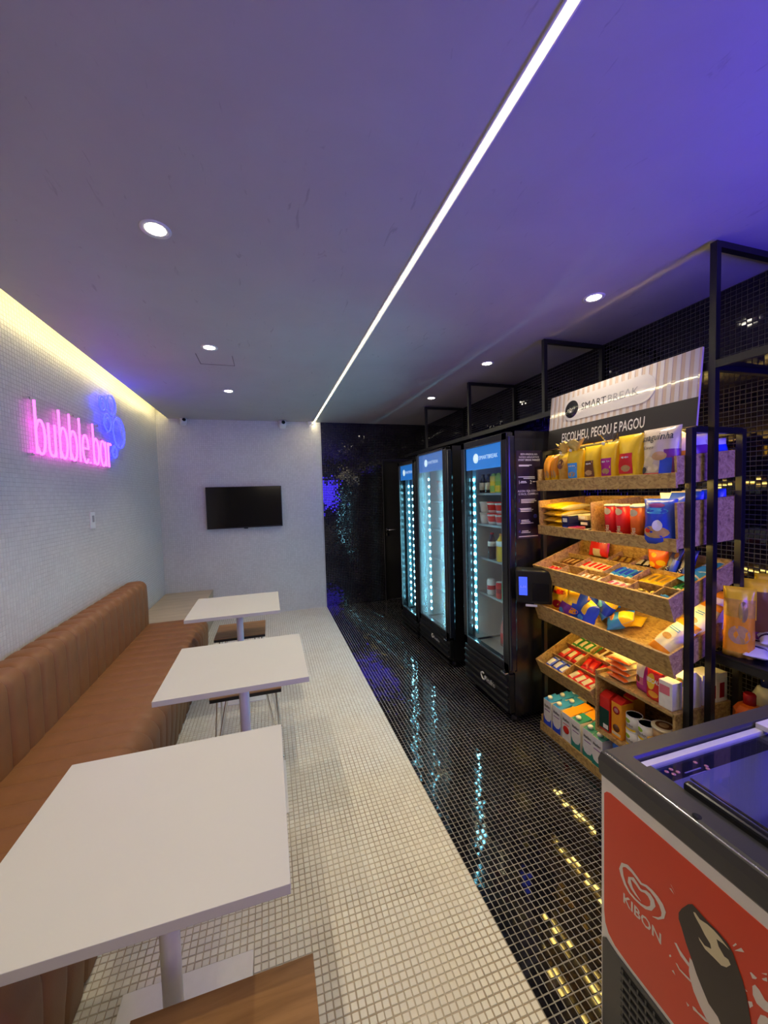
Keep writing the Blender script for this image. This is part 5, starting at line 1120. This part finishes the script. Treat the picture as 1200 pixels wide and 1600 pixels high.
# charcoal top frame with rounded outer edge
prof = [(0.0, zt-.002), (-.004, zt+.004), (-.006, .872), (-.001, .892), (.008, .900), (.050, .900), (.054, .894), (.054, .868), (.078, .868), (.078, zt-.002)]
ring = [(FX0, FY1, 1, -1), (FX1, FY1, -1, -1), (FX1, FY0, -1, 1), (FX0, FY0, 1, 1)]
vs = []; fs = []; n = len(prof)
for cx, cy, sx, sy in ring: vs += [(cx+sx*d, cy+sy*d, z) for d, z in prof]
for k in range(4):
    k2 = (k+1) % 4
    fs += [(k*n+i, k*n+i+1, k2*n+i+1, k2*n+i) for i in range(n-1)]
tf = MB().add(vs, fs).obj('top_frame', M_CHAR, fz, FI)
MB().tube([(FX0+.002, FY1-.01, .8955), (FX0+.002, FY0+.01, .8955)], .0022, 6).obj('edge_strip', M_CHROME, fz, FI)
MB().lathe([(.0085, 0), (.0085, .002), (.001, .0015)], 16).obj('lock_hole', plain('hole', (.003, .003, .003), .9), fz, FI @ T(FX0+.012, .555, .8985))
M_RAIL = plain('lilac_white_plastic', (.66, .64, .70), .35)
def lid(x0, x1, z, m, m2=False):
    t = empty('glass_lid', FI, None, None, None, fz)
    y0, y1 = FY0+.058, FY1-.058; e = .017
    MB().box(((x0+x1)/2, y1-e/2, z), (x1-x0, e, .014)).box(((x0+x1)/2, y0+e/2, z), (x1-x0, e, .014)).box((x1-e/2, (y0+y1)/2, z), (e, y1-y0-2*e, .014)).obj('lid_frame', m, t)
    MB().box((x0+e/2, (y0+y1)/2, z), (e, y1-y0-2*e, .014)).obj('lid_end', M_CHAR if m2 else m, t)
    MB().box(((x0+x1)/2, (y0+y1)/2, z), (x1-x0-2*e+.002, y1-y0-2*e+.002, .005)).obj('glass', M_LID, t)
    return t
l1 = lid(FX0+.062, FX0+.56, .880, M_RAIL, True)
hdl = MB().box((FX0+.088, .46, .894), (.022, .34, .020), bev=.006).obj('handle', plain('black_handle', (.012, .012, .013), .25), l1)
MB().box((FX0+.103, .46, .9045), (.005, .34, .003)).obj('handle_edge', M_CHROME, l1)
l2 = lid(FX0+.505, FX1-.062, .895, M_RAIL)
st_b = plain('sticker_blue', (.10, .09, .35), .4); st_p = plain('sticker_pink', (.40, .16, .24), .4)
for k in range(2): MB().box((FX0+.165, FY1-.118-.012*k, .8835), (.055, .003, .001)).obj('sticker_line', st_b, l1)
for k, (dx, dy) in enumerate(((.10, -.100), (.108, -.112), (.118, -.098), (.125, -.110), (.20, -.10), (.212, -.118), (.205, -.126))): MB().lathe([(.001, 0), (.005, 0), (.005, .001), (.001, .001)], 8, c=(FX0+dx, FY1+dy, .883)).obj('sticker_dot', st_p, l1)
# interior
dv = empty('freezer_basket', T(1.32, .42, .388), 'dark brown box inside the freezer under the glass', 'box')
MB().box((0, 0, .16), (.26, .30, .32), bev=.004).obj('body', plain('brown_carton', (.10, .05, .04), .6), dv); MB().box((0, 0, .324), (.20, .20, .012), bev=.004).obj('blue_pack', C_BLU, dv)
for k, (x_, y_, sx, sy, h, m_) in enumerate(((1.02, .60, .16, .18, .18, C_WHT), (1.06, .38, .18, .22, .12, C_PUR), (1.62, .50, .22, .3, .2, C_WHT))):
    o = empty('ice_cream_box', T(x_, y_, .388), 'ice cream box inside the freezer, %s' % ('nearest the far left corner', 'in front of the corner box', 'under the second lid')[k], 'box', 'boxes inside the freezer')
    MB().box((0, 0, h/2), (sx, sy, h), bev=.003).obj('body', m_, o); MB().box((0, 0, h+.0006), (sx*.5, sy*.6, .001)).obj('label', C_MAG, o)
# red front graphic on the end face toward the aisle
def facepoly(pts, off): return [(FX0-off, y, z) for y, z in pts]
gr = empty('front_graphic', FI, None, None, None, fz)
rr = [(.757, .798), (.768, .794), (.7755, .785), (.7755, .455), (.772, .425), (.762, .405), (.742, .393), (.70, .3885), (.12, .3885), (.115, .40), (.115, .79), (.12, .798)]
MB().prism(rr, FX0-.0015, FX0+.001, plane='yz').obj('red_panel', M_FR, gr)
M_FP = plain('freezer_print_white', (.66, .60, .56), .35, var=.03); M_CHOC = plain('chocolate_print', (.035, .025, .02), .35); M_CRMP = plain('cream_print', (.62, .55, .36), .4)
HA = [(0.64, 0.587), (0.626, 0.595), (0.612, 0.613), (0.608, 0.633), (0.615, 0.645), (0.627, 0.651), (0.64, 0.653), (0.654, 0.651), (0.667, 0.643), (0.678, 0.648), (0.69, 0.652), (0.704, 0.653), (0.722, 0.642), (0.729, 0.619), (0.723, 0.604), (0.714, 0.59), (0.7, 0.582), (0.686, 0.581), (0.67, 0.583), (0.657, 0.587), (0.642, 0.599), (0.632, 0.621), (0.636, 0.633), (0.645, 0.638), (0.655, 0.636), (0.666, 0.627), (0.67, 0.626), (0.678, 0.631), (0.688, 0.636), (0.703, 0.623), (0.704, 0.607), (0.695, 0.599), (0.684, 0.595), (0.669, 0.594)]
HB = [(0.64, 0.588), (0.626, 0.601), (0.619, 0.611), (0.618, 0.621), (0.623, 0.632), (0.633, 0.64), (0.645, 0.644), (0.657, 0.643), (0.67, 0.636), (0.683, 0.64), (0.695, 0.643), (0.71, 0.641), (0.717, 0.635), (0.719, 0.63), (0.716, 0.613), (0.708, 0.597), (0.697, 0.588), (0.683, 0.587), (0.667, 0.59), (0.653, 0.598), (0.646, 0.607), (0.645, 0.61), (0.645, 0.62), (0.651, 0.626), (0.659, 0.626), (0.668, 0.62), (0.673, 0.619), (0.683, 0.623), (0.693, 0.624), (0.696, 0.623), (0.695, 0.619), (0.69, 0.607), (0.681, 0.601), (0.668, 0.595)]
P_BAR = [(0.58, 0.663), (0.574, 0.679), (0.561, 0.703), (0.552, 0.713), (0.542, 0.711), (0.523, 0.707), (0.504, 0.707), (0.487, 0.702), (0.478, 0.693), (0.471, 0.677), (0.462, 0.658), (0.455, 0.633), (0.447, 0.588), (0.446, 0.573), (0.49, 0.509), (0.502, 0.527), (0.519, 0.533), (0.531, 0.55), (0.542, 0.567), (0.553, 0.59), (0.564, 0.611), (0.573, 0.634), (0.58, 0.649)]
P_BITE = [(0.55, 0.698), (0.546, 0.701), (0.537, 0.696), (0.523, 0.701), (0.511, 0.702), (0.5, 0.7), (0.483, 0.693), (0.494, 0.693), (0.506, 0.689), (0.502, 0.678), (0.492, 0.669), (0.485, 0.671), (0.481, 0.665), (0.488, 0.651), (0.497, 0.644), (0.511, 0.644), (0.526, 0.643), (0.537, 0.65), (0.539, 0.655), (0.527, 0.65), (0.515, 0.657), (0.517, 0.666), (0.527, 0.673), (0.535, 0.682), (0.546, 0.692)]
P_CREAM = [(0.557, 0.587), (0.552, 0.586), (0.544, 0.572), (0.534, 0.554), (0.521, 0.537), (0.502, 0.527), (0.49, 0.509), (0.509, 0.482), (0.521, 0.491), (0.535, 0.504), (0.548, 0.521), (0.555, 0.539), (0.558, 0.554)]
P_ALM = [(0.447, 0.665), (0.443, 0.673), (0.436, 0.671), (0.428, 0.663), (0.417, 0.665), (0.417, 0.649), (0.429, 0.641), (0.44, 0.64), (0.446, 0.649)]
P_ALM2 = [(0.438, 0.609), (0.434, 0.626), (0.427, 0.633), (0.417, 0.635), (0.416, 0.615), (0.439, 0.582)]
P_SPL = [[(0.589, 0.583), (0.584, 0.587), (0.577, 0.58), (0.557, 0.573), (0.558, 0.564), (0.575, 0.568)], [(0.586, 0.539), (0.582, 0.541), (0.577, 0.536), (0.557, 0.539), (0.55, 0.535), (0.563, 0.533), (0.578, 0.532)], [(0.594, 0.51), (0.59, 0.516), (0.586, 0.509)], [(0.479, 0.707), (0.474, 0.718), (0.472, 0.717), (0.477, 0.707)], [(0.476, 0.7), (0.465, 0.719), (0.46, 0.716)], [(0.451, 0.687), (0.449, 0.69), (0.44, 0.69), (0.442, 0.685), (0.447, 0.68)], [(0.434, 0.707), (0.426, 0.717), (0.426, 0.713)], [(0.433, 0.698), (0.426, 0.709), (0.425, 0.702), (0.431, 0.697)], [(0.55, 0.485), (0.545, 0.488), (0.539, 0.487), (0.525, 0.492), (0.517, 0.492), (0.525, 0.485), (0.541, 0.482), (0.548, 0.479)], [(0.453, 0.627), (0.447, 0.634), (0.445, 0.628), (0.45, 0.617)], [(0.599, 0.711), (0.596, 0.709), (0.587, 0.698)], [(0.601, 0.698), (0.597, 0.701), (0.59, 0.694)], [(0.563, 0.477), (0.556, 0.478), (0.559, 0.471)], [(0.6, 0.54), (0.597, 0.545), (0.595, 0.542), (0.599, 0.536)], [(0.458, 0.645), (0.454, 0.645), (0.456, 0.642)]]
hv = facepoly(HA, .0024)+facepoly(HB, .0024); nh = len(HA)
MB().add(hv, [(i, i+1, nh+i+1, nh+i) for i in range(nh-1)]).obj('heart_logo', M_FP, gr)
text('lettering', 'KIBON', .026, M_FP, gr, Matrix(((0, 1, 0, FX0-.0022), (-1, 0, 0, .6675), (0, 0, 1, .5425), (0, 0, 0, 1))), width=.098, bold=.02)
def flat(pts, off, name, m): MB().poly(facepoly(pts, off)).obj(name, m, gr)
flat(P_CREAM, .0022, 'cream_splash_print', M_FP)
flat(P_BAR, .0028, 'ice_cream_bar_print', M_CHOC); flat(P_BITE, .0034, 'bite_print', M_CRMP); flat(P_ALM, .0022, 'almond_print', M_FP); flat(P_ALM2, .0022, 'almond_print', M_FP)
for q_ in P_SPL: MB().poly(facepoly(q_, .0024)).obj('splash_print', M_FP, gr)
# ventilation grille in the lower charcoal panel
MB().prism([(.779, .062), (.779, .375), (.770, .383), (.735, .376), (.12, .376), (.12, .062)], FX0-.004, FX0+.002, plane='yz').obj('grille_panel', M_CHAR, fz, FI)
for k in range(12): MB().box((FX0-.006, .45, .345-k*.023), (.006, .54, .007)).obj('grille_slat', M_CHAR, fz, FI)
gb = MB()
for k in range(26): gb.box((FX0-.0055, .715-k*.021, .22), (.003, .004, .28))
gb.obj('grille_bars', M_CHAR, fz, FI)
MB().box((FX0-.0045, .45, .22), (.001, .54, .285)).obj('grille_shade_sheet', plain('grille_shade_black', (.004, .004, .004), .9), fz, FI)  # black sheet painted in for the shade between the slats
for x_ in (FX0+.08, FX1-.08):
    for y_ in (FY0+.08, FY1-.08): MB().lathe([(.025, 0), (.025, .05), (.015, .06)], 14).obj('foot', M_BLACK, fz, FI @ T(x_, y_, 0))
